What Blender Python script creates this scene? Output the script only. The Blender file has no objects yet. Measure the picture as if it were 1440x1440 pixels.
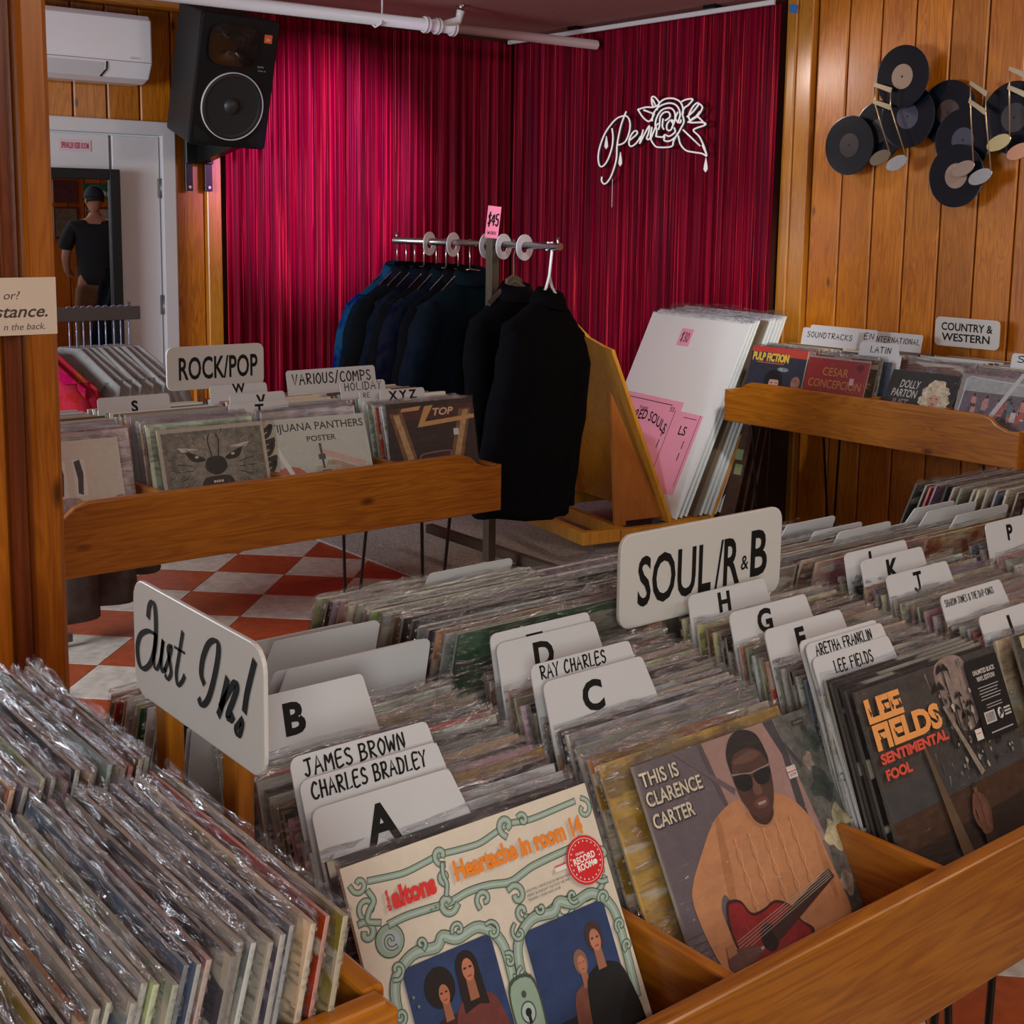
import bpy, bmesh, math, random
from mathutils import Vector, Matrix, Euler
random.seed(7)
SC = bpy.context.scene
COL = SC.collection
PI = math.pi
R = math.radians

# ------------------------------------------------------------------ camera, world, light, exposure
cam = bpy.data.cameras.new('camera'); camo = bpy.data.objects.new('camera', cam); COL.objects.link(camo)
_r = Vector((0.7820, -0.6236, 0.0143)).normalized(); _f = Vector((0.6190, 0.7719, -0.1450)).normalized()
_u = _r.cross(_f).normalized(); _r = _f.cross(_u).normalized()
camo.matrix_world = Matrix(((_r.x, _u.x, -_f.x, 0), (_r.y, _u.y, -_f.y, 0), (_r.z, _u.z, -_f.z, 1.54), (0, 0, 0, 1)))
cam.sensor_width = 36; cam.sensor_fit = 'HORIZONTAL'; cam.lens = 1836.1 / 1440 * 36
cam.shift_y = -(720 - 576.9) / 1440
cam.clip_start = 0.02
SC.camera = camo
w = bpy.data.worlds.new('world'); SC.world = w; w.use_nodes = True
w.node_tree.nodes['Background'].inputs[0].default_value = (0.80, 0.88, 1.0, 1)
w.node_tree.nodes['Background'].inputs[1].default_value = 0.35
SC.view_settings.view_transform = 'Standard'; SC.view_settings.look = 'None'
SC.view_settings.exposure = -0.08; SC.view_settings.gamma = 1.0; SC.view_settings.use_curve_mapping = False
SC.cycles.transparent_max_bounces = 24
SC.cycles.max_bounces = 8
SC.cycles.use_denoising = True

def area(name, loc, aim, size, size_y, power, color):
    l = bpy.data.lights.new(name, 'AREA'); l.shape = 'RECTANGLE'; l.size = size; l.size_y = size_y
    l.energy = power; l.color = color
    o = bpy.data.objects.new(name, l); COL.objects.link(o); o.location = loc
    o.rotation_euler = (Vector(aim) - Vector(loc)).to_track_quat('-Z', 'Y').to_euler()
    return o
area('window_daylight', (-1.1, -1.2, 1.70), (3.2, 4.6, 1.1), 1.5, 0.9, 80, (0.97, 1.0, 0.93))
area('window_daylight', (-0.95, 4.3, 1.65), (3.5, 4.3, 1.1), 1.5, 0.9, 115, (0.80, 0.92, 1.0))
area('shop_light', (1.9, 0.2, 2.5), (1.5, 1.3, 0.8), 0.5, 0.3, 11, (1.0, 0.84, 0.70))
area('shop_light', (4.3, 1.6, 2.5), (4.9, 3.3, 1.4), 0.5, 0.3, 16, (1.0, 0.84, 0.70))
for _x, _y in ((-0.1, -1.2), (1.2, -1.1), (2.5, -0.9), (3.8, -0.6)):      # small lights added behind the camera to make the sleeves sparkle
    area('sleeve_glint_light', (_x, _y, 2.5), (_x + .2, _y + 1.6, 0.9), 0.11, 0.11, 5.5, (1.0, 0.95, 0.84))
def spot(name, loc, aim, power, color, deg, rad=0.05):
    l = bpy.data.lights.new(name, 'SPOT'); l.energy = power; l.color = color; l.spot_size = R(deg); l.spot_blend = 0.6; l.shadow_soft_size = rad
    o = bpy.data.objects.new(name, l); COL.objects.link(o); o.location = loc
    o.rotation_euler = (Vector(aim) - Vector(loc)).to_track_quat('-Z', 'Y').to_euler()
spot('ceiling_spot', (4.35, 4.75, 2.35), (5.2, 3.4, 1.75), 20, (1.0, 0.86, 0.80), 75, 0.09)
spot('curtain_fill_spot', (4.0, 3.7, 2.25), (3.80, 6.4, 1.78), 620, (0.85, 0.33, 1.0), 31, 0.15)  # added magenta spot, makes the pink glow on the left curtain
spot('curtain_fill_spot', (3.2, 2.2, 2.2), (5.0, 4.9, 0.75), 150, (1.0, 0.9, 0.85), 34, 0.1)  # added spot, brightens the lower part of the right curtain

spot('ceiling_spot', (2.2, 3.3, 2.5), (4.35, 4.3, 0.95), 75, (0.82, 0.95, 1.0), 34, 0.04)  # added cool spot, no fixture there, brightens the poster boards
# ------------------------------------------------------------------ helpers: objects
def tag(o, label=None, cat=None, group=None, kind=None):
    if label: o['label'] = label
    if cat: o['category'] = cat
    if group: o['group'] = group
    if kind: o['kind'] = kind
    return o
def empty(name, loc=(0, 0, 0), rot=(0, 0, 0), label=None, cat=None, group=None, kind=None):
    o = bpy.data.objects.new(name, None); COL.objects.link(o); o.location = loc; o.rotation_euler = rot
    o.empty_display_size = 0.05
    return tag(o, label, cat, group, kind)
def link(name, me, mat=None, parent=None, loc=(0, 0, 0), rot=(0, 0, 0), smooth=False, color=None):
    if isinstance(me, bmesh.types.BMesh):
        m = bpy.data.meshes.new(name); me.to_mesh(m); me.free(); me = m
    if mat is not None and not me.materials:
        for q in (mat if isinstance(mat, (list, tuple)) else [mat]): me.materials.append(q)
    if smooth: me.polygons.foreach_set('use_smooth', [True] * len(me.polygons))
    o = bpy.data.objects.new(name, me); COL.objects.link(o); o.location = loc; o.rotation_euler = rot
    if parent: o.parent = parent
    if color: o.color = (*color, 1)
    return o
BM = bmesh.new
def box(bm, x0, x1, y0, y1, z0, z1, bev=0.0, seg=1, mi=0):
    vs = [bm.verts.new((x, y, z)) for z in (z0, z1) for x, y in ((x0, y0), (x1, y0), (x1, y1), (x0, y1))]
    fs = [bm.faces.new([vs[i] for i in q]) for q in ((3, 2, 1, 0), (4, 5, 6, 7), (0, 1, 5, 4), (1, 2, 6, 5), (2, 3, 7, 6), (3, 0, 4, 7))]
    for f in fs: f.material_index = mi
    if bev > 0:
        es = {e for f in fs for e in f.edges}
        bmesh.ops.bevel(bm, geom=list(es), offset=bev, segments=seg, profile=0.5, affect='EDGES')
    return bm
def prism(bm, pts, axis, a, b, bev=0.0, seg=2, mi=0):
    """extrude the 2-D outline pts along axis ('x','y','z') from a to b"""
    def P(p, t):
        return {'x': (t, p[0], p[1]), 'y': (p[0], t, p[1]), 'z': (p[0], p[1], t)}[axis]
    n = len(pts)
    A = [bm.verts.new(P(p, a)) for p in pts]; B = [bm.verts.new(P(p, b)) for p in pts]
    fa = bm.faces.new(A[::-1]); fb = bm.faces.new(B); fs = [fa, fb]
    for i in range(n): fs.append(bm.faces.new((A[i], A[(i + 1) % n], B[(i + 1) % n], B[i])))
    for f in fs: f.material_index = mi
    bmesh.ops.recalc_face_normals(bm, faces=fs)
    if bev > 0:
        es = list(set(fa.edges) | set(fb.edges))
        bmesh.ops.bevel(bm, geom=es, offset=bev, segments=seg, profile=0.5, affect='EDGES')
    return bm
def tube(bm, pts, r, n=8, r1=None, cap=True, mi=0):
    pts = [Vector(p) for p in pts]; rings = []
    up = Vector((0, 0, 1))
    prev = None
    for i, p in enumerate(pts):
        d = (pts[min(i + 1, len(pts) - 1)] - pts[max(i - 1, 0)]).normalized()
        if prev is None:
            a = d.cross(up) if abs(d.dot(up)) < 0.95 else d.cross(Vector((1, 0, 0)))
            a.normalize()
        else:
            a = (prev - d * prev.dot(d)).normalized()
        prev = a; b = d.cross(a)
        rr = r if r1 is None else r + (r1 - r) * i / max(1, len(pts) - 1)
        if isinstance(r, (list, tuple)): rr = r[i]
        rings.append([bm.verts.new(p + (a * math.cos(2 * PI * k / n) + b * math.sin(2 * PI * k / n)) * rr) for k in range(n)])
    for i in range(len(rings) - 1):
        for k in range(n):
            f = bm.faces.new((rings[i][k], rings[i + 1][k], rings[i + 1][(k + 1) % n], rings[i][(k + 1) % n])); f.material_index = mi; f.smooth = True
    if cap:
        for rg, fl in ((rings[0], False), (rings[-1], True)):
            f = bm.faces.new(rg if fl else rg[::-1]); f.material_index = mi
    return bm
def disc(bm, c, r, h, n=32, axis='x', mi=0):
    pts = [(c[0] + r * math.cos(2 * PI * k / n), c[1] + r * math.sin(2 * PI * k / n)) for k in range(n)]
    return prism(bm, pts, axis, h[0], h[1], mi=mi)
def round_rect(x0, x1, z0, z1, r, n=5):
    out = []
    for cx, cz, a in ((x1 - r, z1 - r, 0), (x0 + r, z1 - r, 90), (x0 + r, z0 + r, 180), (x1 - r, z0 + r, 270)):
        for k in range(n + 1):
            t = R(a + 90 * k / n); out.append((cx + r * math.cos(t), cz + r * math.sin(t)))
    return out
def catmull(pts, n=6, closed=False):
    P = [Vector(p) for p in pts]; out = []; m = len(P)
    rng = range(m) if closed else range(m - 1)
    for i in rng:
        if closed: a, b, c, d = P[i - 1], P[i], P[(i + 1) % m], P[(i + 2) % m]
        else: a, b, c, d = P[max(i - 1, 0)], P[i], P[i + 1], P[min(i + 2, m - 1)]
        for k in range(n):
            t = k / n
            out.append(0.5 * ((2 * b) + (c - a) * t + (2 * a - 5 * b + 4 * c - d) * t * t + (3 * b - a - 3 * c + d) * t ** 3))
    if not closed: out.append(P[-1])
    return out

# ------------------------------------------------------------------ helpers: materials
def new_mat(name):
    m = bpy.data.materials.new(name); m.use_nodes = True
    nt = m.node_tree; b = nt.nodes['Principled BSDF']
    return m, nt, b
def plain(name, c, rough=0.5, metal=0.0, coat=0.0, noise=0.0, scale=30, bump=0.0, emit=0.0, spec=0.5):
    m, nt, b = new_mat(name); N, L = nt.nodes, nt.links
    b.inputs['Base Color'].default_value = (*c, 1); b.inputs['Roughness'].default_value = rough
    b.inputs['Metallic'].default_value = metal; b.inputs['Coat Weight'].default_value = coat
    b.inputs['Specular IOR Level'].default_value = spec
    if emit:
        b.inputs['Emission Color'].default_value = (*c, 1); b.inputs['Emission Strength'].default_value = emit
    if noise or bump:
        tc = N.new('ShaderNodeTexCoord'); no = N.new('ShaderNodeTexNoise'); no.inputs['Scale'].default_value = scale
        no.inputs['Detail'].default_value = 5; L.new(tc.outputs['Object'], no.inputs['Vector'])
        if noise:
            mx = N.new('ShaderNodeMix'); mx.data_type = 'RGBA'
            mx.inputs[6].default_value = (*[v * (1 - noise) for v in c], 1); mx.inputs[7].default_value = (*[min(1, v * (1 + noise)) for v in c], 1)
            L.new(no.outputs['Fac'], mx.inputs[0]); L.new(mx.outputs[2], b.inputs['Base Color'])
        if bump:
            bp = N.new('ShaderNodeBump'); bp.inputs['Strength'].default_value = bump; bp.inputs['Distance'].default_value = 0.002
            L.new(no.outputs['Fac'], bp.inputs['Height']); L.new(bp.outputs[0], b.inputs['Normal'])
    return m
def wood(name, axis, dark, light, rough=0.32, coat=0.35, knots=True, grain=1.0):
    m, nt, b = new_mat(name); N, L = nt.nodes, nt.links
    tc = N.new('ShaderNodeTexCoord'); oi = N.new('ShaderNodeObjectInfo')
    add = N.new('ShaderNodeVectorMath'); add.operation = 'MULTIPLY_ADD'
    cmb = N.new('ShaderNodeCombineXYZ')
    for i in range(3): L.new(oi.outputs['Random'], cmb.inputs[i])
    L.new(cmb.outputs[0], add.inputs[0]); add.inputs[1].default_value = (7, 13, 5); L.new(tc.outputs['Object'], add.inputs[2])
    mp = N.new('ShaderNodeMapping'); s = [14.0, 14.0, 14.0]; s['xyz'.index(axis)] = 1.1
    mp.inputs['Scale'].default_value = s; L.new(add.outputs[0], mp.inputs['Vector'])
    n1 = N.new('ShaderNodeTexNoise'); n1.inputs['Scale'].default_value = 1.6; n1.inputs['Detail'].default_value = 3; n1.inputs['Distortion'].default_value = 0.6
    L.new(mp.outputs[0], n1.inputs['Vector'])
    # growth rings: sine of a warped noise
    mu = N.new('ShaderNodeMath'); mu.operation = 'MULTIPLY'; mu.inputs[1].default_value = 60 * grain; L.new(n1.outputs['Fac'], mu.inputs[0])
    sn = N.new('ShaderNodeMath'); sn.operation = 'SINE'; L.new(mu.outputs[0], sn.inputs[0])
    rg = N.new('ShaderNodeMapRange'); rg.inputs[1].default_value = -1; rg.inputs[2].default_value = 1; L.new(sn.outputs[0], rg.inputs[0])
    mp2 = N.new('ShaderNodeMapping'); s2 = [160.0, 160.0, 160.0]; s2['xyz'.index(axis)] = 4
    mp2.inputs['Scale'].default_value = s2; L.new(add.outputs[0], mp2.inputs['Vector'])
    n2 = N.new('ShaderNodeTexNoise'); n2.inputs['Scale'].default_value = 1; n2.inputs['Detail'].default_value = 2; L.new(mp2.outputs[0], n2.inputs['Vector'])
    n3 = N.new('ShaderNodeTexNoise'); n3.inputs['Scale'].default_value = 2.2; L.new(add.outputs[0], n3.inputs['Vector'])
    a1 = N.new('ShaderNodeMath'); a1.operation = 'MULTIPLY_ADD'; a1.inputs[1].default_value = 0.17; L.new(rg.outputs[0], a1.inputs[0])
    a2 = N.new('ShaderNodeMath'); a2.operation = 'MULTIPLY'; a2.inputs[1].default_value = 0.38; L.new(n2.outputs['Fac'], a2.inputs[0]); L.new(a2.outputs[0], a1.inputs[2])
    a3 = N.new('ShaderNodeMath'); a3.operation = 'MULTIPLY_ADD'; a3.inputs[1].default_value = 0.45; L.new(n3.outputs['Fac'], a3.inputs[0]); L.new(a1.outputs[0], a3.inputs[2])
    cr = N.new('ShaderNodeValToRGB'); cr.color_ramp.elements[0].color = (*dark, 1); cr.color_ramp.elements[0].position = 0.25
    cr.color_ramp.elements[1].color = (*light, 1); cr.color_ramp.elements[1].position = 0.85
    L.new(a3.outputs[0], cr.inputs[0]); col = cr.outputs[0]
    if knots:
        mk = N.new('ShaderNodeMapping'); s3 = [7.0, 7.0, 7.0]; s3['xyz'.index(axis)] = 3.2
        mk.inputs['Scale'].default_value = s3; L.new(add.outputs[0], mk.inputs['Vector'])
        vo = N.new('ShaderNodeTexVoronoi'); vo.inputs['Scale'].default_value = 1.0; L.new(mk.outputs[0], vo.inputs['Vector'])
        mr = N.new('ShaderNodeMapRange'); mr.inputs[1].default_value = 0.05; mr.inputs[2].default_value = 0.11; mr.inputs[3].default_value = 0.9; mr.inputs[4].default_value = 0.0
        L.new(vo.outputs['Distance'], mr.inputs[0])
        mx = N.new('ShaderNodeMix'); mx.data_type = 'RGBA'; L.new(mr.outputs[0], mx.inputs[0]); L.new(col, mx.inputs[6])
        mx.inputs[7].default_value = (*[v * 0.25 for v in dark], 1); col = mx.outputs[2]
    hs = N.new('ShaderNodeHueSaturation'); L.new(col, hs.inputs['Color'])
    v = N.new('ShaderNodeMapRange'); v.inputs[3].default_value = 0.78; v.inputs[4].default_value = 1.15; L.new(oi.outputs['Random'], v.inputs[0]); L.new(v.outputs[0], hs.inputs['Value'])
    L.new(hs.outputs[0], b.inputs['Base Color'])
    b.inputs['Roughness'].default_value = rough; b.inputs['Coat Weight'].default_value = coat; b.inputs['Coat Roughness'].default_value = 0.22
    bp = N.new('ShaderNodeBump'); bp.inputs['Strength'].default_value = 0.15; bp.inputs['Distance'].default_value = 0.001
    L.new(a3.outputs[0], bp.inputs['Height']); L.new(bp.outputs[0], b.inputs['Normal'])
    return m
PINE_D, PINE_L = (0.20, 0.050, 0.003), (0.52, 0.190, 0.012)
W = {a: wood('varnished_pine_' + a, a, PINE_D, PINE_L) for a in 'xyz'}
WPLANK = wood('wall_pine', 'z', (0.26, 0.062, 0.003), (0.70, 0.245, 0.010), rough=0.40, coat=0.12)
WTRIM = wood('trim_pine', 'z', (0.40, 0.125, 0.008), (0.74, 0.33, 0.035), rough=0.35)
WDARK = wood('dark_stain', 'z', (0.10, 0.018, 0.004), (0.20, 0.045, 0.009), knots=False)
WPOST = wood('post_pine', 'z', (0.24, 0.055, 0.003), (0.52, 0.16, 0.010))
WBROWN = wood('rack_wood', 'z', (0.045, 0.030, 0.020), (0.10, 0.07, 0.045), rough=0.6, coat=0, knots=False)
WHITE = plain('white_paint', (0.60, 0.58, 0.60), 0.45, noise=0.04, scale=8)
CARD = plain('white_plastic_card', (0.50, 0.50, 0.52), 0.42, noise=0.03, scale=14)
SIGNW = plain('white_sign_board', (0.52, 0.50, 0.48), 0.38, noise=0.03, scale=6)
INK = plain('black_ink', (0.008, 0.007, 0.007), 0.6, spec=0.2)
BLACKP = plain('black_plastic', (0.006, 0.006, 0.007), 0.45, spec=0.25, noise=0.2, scale=200, bump=0.3)
BLACKM = plain('black_metal', (0.010, 0.010, 0.010), 0.35, metal=0.4)
STEEL = plain('steel', (0.55, 0.55, 0.56), 0.25, metal=1.0)
DARKGAP = plain('dark_gap', (0.10, 0.022, 0.008), 0.8)
VINYL = plain('vinyl', (0.003, 0.007, 0.013), 0.2, coat=0.2)  # near black, with the discs' bluish reflections put into the colour
WIREW = plain('clear_plastic', (0.55, 0.58, 0.68), 0.15)
WHITEP = plain('white_enamel', (0.75, 0.72, 0.76), 0.3)
PINK = plain('pink_paper', (0.85, 0.20, 0.34), 0.6)

def mat_objcolor(name, rough, second=0.55, coat=0.0):
    """base colour = the object's own colour, printed with soft blotches of a related tone"""
    m, nt, b = new_mat(name); N, L = nt.nodes, nt.links
    oi = N.new('ShaderNodeObjectInfo'); tc = N.new('ShaderNodeTexCoord')
    ad = N.new('ShaderNodeVectorMath'); ad.operation = 'ADD'; sc = N.new('ShaderNodeVectorMath'); sc.operation = 'SCALE'
    cmb = N.new('ShaderNodeCombineXYZ')
    for i in range(3): L.new(oi.outputs['Random'], cmb.inputs[i])
    L.new(cmb.outputs[0], sc.inputs[0]); sc.inputs['Scale'].default_value = 37; L.new(sc.outputs[0], ad.inputs[0]); L.new(tc.outputs['Object'], ad.inputs[1])
    n = N.new('ShaderNodeTexNoise'); n.inputs['Scale'].default_value = 16; n.inputs['Detail'].default_value = 6; n.inputs['Roughness'].default_value = 0.62
    L.new(ad.outputs[0], n.inputs['Vector'])
    mr = N.new('ShaderNodeMapRange'); mr.inputs[1].default_value = 0.46; mr.inputs[2].default_value = 0.60; L.new(n.outputs['Fac'], mr.inputs[0])
    hs = N.new('ShaderNodeHueSaturation'); hs.inputs['Saturation'].default_value = 1.35; hs.inputs['Value'].default_value = second
    hm = N.new('ShaderNodeMapRange'); hm.inputs[3].default_value = 0.42; hm.inputs[4].default_value = 0.58; L.new(oi.outputs['Random'], hm.inputs[0]); L.new(hm.outputs[0], hs.inputs['Hue'])
    L.new(oi.outputs['Color'], hs.inputs['Color'])
    mx = N.new('ShaderNodeMix'); mx.data_type = 'RGBA'; L.new(mr.outputs[0], mx.inputs[0]); L.new(oi.outputs['Color'], mx.inputs[6]); L.new(hs.outputs[0], mx.inputs[7])
    out = mx.outputs[2]
    if name == 'printed_sleeve':      # a second printing: pale or dark panels and bands
        mp = N.new('ShaderNodeMapping'); mp.inputs['Scale'].default_value = (5, 5, 22); L.new(ad.outputs[0], mp.inputs['Vector'])
        n2 = N.new('ShaderNodeTexNoise'); n2.inputs['Scale'].default_value = 1; n2.inputs['Detail'].default_value = 2; L.new(mp.outputs[0], n2.inputs['Vector'])
        for lo, hi, c in ((.57, .60, (.42, .37, .30, 1)), (.41, .38, (.03, .025, .03, 1))):
            m2 = N.new('ShaderNodeMapRange'); m2.inputs[1].default_value = min(lo, hi); m2.inputs[2].default_value = max(lo, hi)
            if lo > hi: m2.inputs[3].default_value = .5; m2.inputs[4].default_value = 0
            else: m2.inputs[4].default_value = .8
            L.new(n2.outputs['Fac'], m2.inputs[0]); x2 = N.new('ShaderNodeMix'); x2.data_type = 'RGBA'; L.new(m2.outputs[0], x2.inputs[0]); L.new(out, x2.inputs[6]); x2.inputs[7].default_value = c; out = x2.outputs[2]
    L.new(out, b.inputs['Base Color']); b.inputs['Roughness'].default_value = rough; b.inputs['Coat Weight'].default_value = coat
    return m
COVER = mat_objcolor('printed_sleeve', 0.45)
CLOTH = mat_objcolor('cloth', 0.95, 0.82)
CLOTH.node_tree.nodes['Principled BSDF'].inputs['Specular IOR Level'].default_value = 0.08

def mat_print():
    """flat print: colour and mottle come from the mesh itself"""
    m, nt, b = new_mat('cover_print'); N, L = nt.nodes, nt.links
    at = N.new('ShaderNodeAttribute'); at.attribute_name = 'Col'; a2 = N.new('ShaderNodeAttribute'); a2.attribute_name = 'mot'
    tc = N.new('ShaderNodeTexCoord'); n = N.new('ShaderNodeTexNoise'); n.inputs['Scale'].default_value = 55; n.inputs['Detail'].default_value = 7; n.inputs['Roughness'].default_value = 0.7
    L.new(tc.outputs['Object'], n.inputs['Vector'])
    mr = N.new('ShaderNodeMapRange'); mr.inputs[1].default_value = 0.35; mr.inputs[2].default_value = 0.65; mr.inputs[3].default_value = -1; mr.inputs[4].default_value = 1
    L.new(n.outputs['Fac'], mr.inputs[0])
    mu = N.new('ShaderNodeMath'); mu.operation = 'MULTIPLY'; L.new(mr.outputs[0], mu.inputs[0]); L.new(a2.outputs['Fac'], mu.inputs[1])
    ad = N.new('ShaderNodeMath'); ad.operation = 'ADD'; ad.inputs[1].default_value = 1; L.new(mu.outputs[0], ad.inputs[0])
    vm = N.new('ShaderNodeVectorMath'); vm.operation = 'SCALE'; L.new(at.outputs['Color'], vm.inputs[0]); L.new(ad.outputs[0], vm.inputs['Scale'])
    L.new(vm.outputs[0], b.inputs['Base Color']); b.inputs['Roughness'].default_value = 0.5; b.inputs['Coat Weight'].default_value = 0.0
    return m
PRINT = mat_print()

def mat_sleeve(lo=0.04, hi=0.62):
    m = bpy.data.materials.new('clear_sleeve'); m.use_nodes = True; nt = m.node_tree; N, L = nt.nodes, nt.links
    N.clear(); out = N.new('ShaderNodeOutputMaterial')
    tr = N.new('ShaderNodeBsdfTransparent'); tr.inputs[0].default_value = (0.93, 0.94, 0.95, 1)
    gl = N.new('ShaderNodeBsdfGlossy'); gl.inputs['Roughness'].default_value = 0.11; gl.inputs['Color'].default_value = (0.95, 0.97, 1, 1)
    df = N.new('ShaderNodeBsdfDiffuse'); df.inputs['Color'].default_value = (0.42, 0.44, 0.42, 1)
    tc = N.new('ShaderNodeTexCoord'); oi = N.new('ShaderNodeObjectInfo')
    ad = N.new('ShaderNodeVectorMath'); ad.operation = 'MULTIPLY_ADD'; cmb = N.new('ShaderNodeCombineXYZ')
    for i in range(3): L.new(oi.outputs['Random'], cmb.inputs[i])
    L.new(cmb.outputs[0], ad.inputs[0]); ad.inputs[1].default_value = (31, 17, 23); L.new(tc.outputs['Object'], ad.inputs[2])
    mp = N.new('ShaderNodeMapping'); mp.inputs['Scale'].default_value = (20, 60, 130); L.new(ad.outputs[0], mp.inputs['Vector'])
    n = N.new('ShaderNodeTexNoise'); n.inputs['Scale'].default_value = 1; n.inputs['Detail'].default_value = 4; n.inputs['Distortion'].default_value = 1.4
    L.new(mp.outputs[0], n.inputs['Vector'])
    bp = N.new('ShaderNodeBump'); bp.inputs['Strength'].default_value = 1.0; bp.inputs['Distance'].default_value = 0.016
    L.new(n.outputs['Fac'], bp.inputs['Height']); L.new(bp.outputs[0], gl.inputs['Normal'])
    m1 = N.new('ShaderNodeMixShader'); m1.inputs[0].default_value = 0.84
    mr = N.new('ShaderNodeMapRange'); mr.inputs[1].default_value = 0.48; mr.inputs[2].default_value = 0.70; mr.inputs[3].default_value = lo; mr.inputs[4].default_value = hi
    L.new(n.outputs['Fac'], mr.inputs[0])
    L.new(df.outputs[0], m1.inputs[1]); L.new(gl.outputs[0], m1.inputs[2])
    m2 = N.new('ShaderNodeMixShader'); L.new(mr.outputs[0], m2.inputs[0]); L.new(tr.outputs[0], m2.inputs[1]); L.new(m1.outputs[0], m2.inputs[2])
    L.new(m2.outputs[0], out.inputs[0])
    return m
SLEEVE = mat_sleeve(); SLEEVE_FLAT = mat_sleeve(0.02, 0.10)

# ------------------------------------------------------------------ helpers: lettering and flat print
def text_polys(s, h, w=None, bold=0.0, shear=0.0, spacing=1.0, align='C', arc=0.0):
    """outline lettering as (verts2d, faces), cap height h, fitted to width w, origin at the centre of the line"""
    c = bpy.data.curves.new('t', 'FONT'); c.body = s; c.size = 1; c.offset = bold; c.shear = shear; c.space_character = spacing; c.resolution_u = 3
    o = bpy.data.objects.new('t', c); me = bpy.data.meshes.new_from_object(o)
    V = [(v.co.x, v.co.y) for v in me.vertices]; F = [tuple(p.vertices) for p in me.polygons]
    bpy.data.objects.remove(o); bpy.data.curves.remove(c); bpy.data.meshes.remove(me)
    if not V: return [], []
    x0 = min(v[0] for v in V); x1 = max(v[0] for v in V)
    k = h / 0.70; kx = (w / (x1 - x0)) if w else k
    cx = {'C': (x0 + x1) / 2, 'L': x0, 'R': x1}[align]
    V = [((x - cx) * kx, (y - 0.35) * k) for x, y in V]
    if arc: V = [(x, y + arc * x * x) for x, y in V]
    return V, F
STROKES = {
 'A': [[(0, 0), (.32, 1), (.62, 0)], [(.12, .38), (.52, .42)]],
 'B': [[(.05, 0), (.05, 1)], [(.0, .98), (.35, 1), (.5, .8), (.35, .55), (.08, .52), (.42, .48), (.58, .25), (.4, .02), (.0, 0)]],
 'C': [[(.55, .85), (.35, 1), (.1, .75), (.03, .4), (.15, .08), (.4, 0), (.58, .15)]],
 'D': [[(.08, 0), (.08, 1)], [(0, .98), (.35, .95), (.58, .65), (.55, .3), (.35, .03), (0, 0)]],
 'E': [[(.55, 1), (.08, .97), (.06, 0), (.55, .04)], [(.07, .52), (.45, .55)]],
 'F': [[(.55, 1), (.08, .97), (.06, 0)], [(.07, .52), (.45, .55)]],
 'G': [[(.55, .85), (.35, 1), (.1, .75), (.03, .4), (.15, .05), (.4, 0), (.56, .2), (.56, .42), (.32, .42)]],
 'H': [[(.05, 0), (.08, 1)], [(.55, 0), (.52, 1)], [(.06, .5), (.55, .54)]],
 'I': [[(.1, 0), (.12, 1)]],
 'J': [[(.1, .97), (.6, 1)], [(.38, 1), (.38, .2), (.22, 0), (.04, .15)]],
 'K': [[(.06, 0), (.08, 1)], [(.52, 1), (.08, .48), (.56, 0)]],
 'L': [[(.08, 1), (.05, 0), (.5, .04)]],
 'M': [[(0, 0), (.1, 1), (.34, .4), (.6, 1), (.68, 0)]],
 'N': [[(.04, 0), (.08, 1), (.52, .02), (.56, 1)]],
 'O': [[(.3, 1), (.05, .7), (.05, .3), (.3, 0), (.55, .3), (.55, .72), (.3, 1)]],
 'P': [[(.06, 0), (.06, 1)], [(0, .97), (.4, .98), (.55, .75), (.38, .5), (.06, .46)]],
 'R': [[(.06, 0), (.06, 1)], [(0, .97), (.4, .98), (.52, .75), (.36, .52), (.08, .5), (.56, 0)]],
 'S': [[(.5, .88), (.3, 1), (.08, .82), (.18, .58), (.42, .45), (.52, .2), (.3, 0), (.04, .12)]],
 'T': [[(0, .97), (.58, 1)], [(.3, .98), (.28, 0)]],
 'U': [[(.05, 1), (.05, .25), (.25, 0), (.5, .2), (.54, 1)]],
 'V': [[(0, 1), (.26, 0), (.56, 1)]],
 'W': [[(0, 1), (.15, 0), (.35, .7), (.52, 0), (.7, 1)]],
 'X': [[(0, 0), (.55, 1)], [(.02, 1), (.55, 0)]],
 'Y': [[(0, 1), (.28, .5), (.55, 1)], [(.28, .5), (.22, 0)]],
 'Z': [[(0, .97), (.55, 1), (.02, .02), (.58, .03)]],
 '&': [[(.6, .05), (.15, .75), (.3, 1), (.45, .78), (.06, .3), (.2, 0), (.42, .05), (.6, .4)]],
 '/': [[(0, -.12), (.38, 1.12)]], '-': [[(.05, .5), (.4, .52)]], '$': [[(.5, .82), (.3, .95), (.1, .75), (.4, .4), (.3, .08), (.04, .18)], [(.3, 1.15), (.26, -.12)]],
 '3': [[(.05, .95), (.4, 1), (.45, .75), (.2, .55), (.5, .4), (.4, .02), (.02, .05)]], '0': [[(.3, 1), (.05, .7), (.05, .3), (.3, 0), (.55, .3), (.55, .72), (.3, 1)]],
 '4': [[(.4, 0), (.42, 1), (0, .35), (.58, .38)]], '5': [[(.5, 1), (.1, .98), (.06, .55), (.4, .6), (.5, .25), (.3, 0), (.02, .1)]],
}
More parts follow.
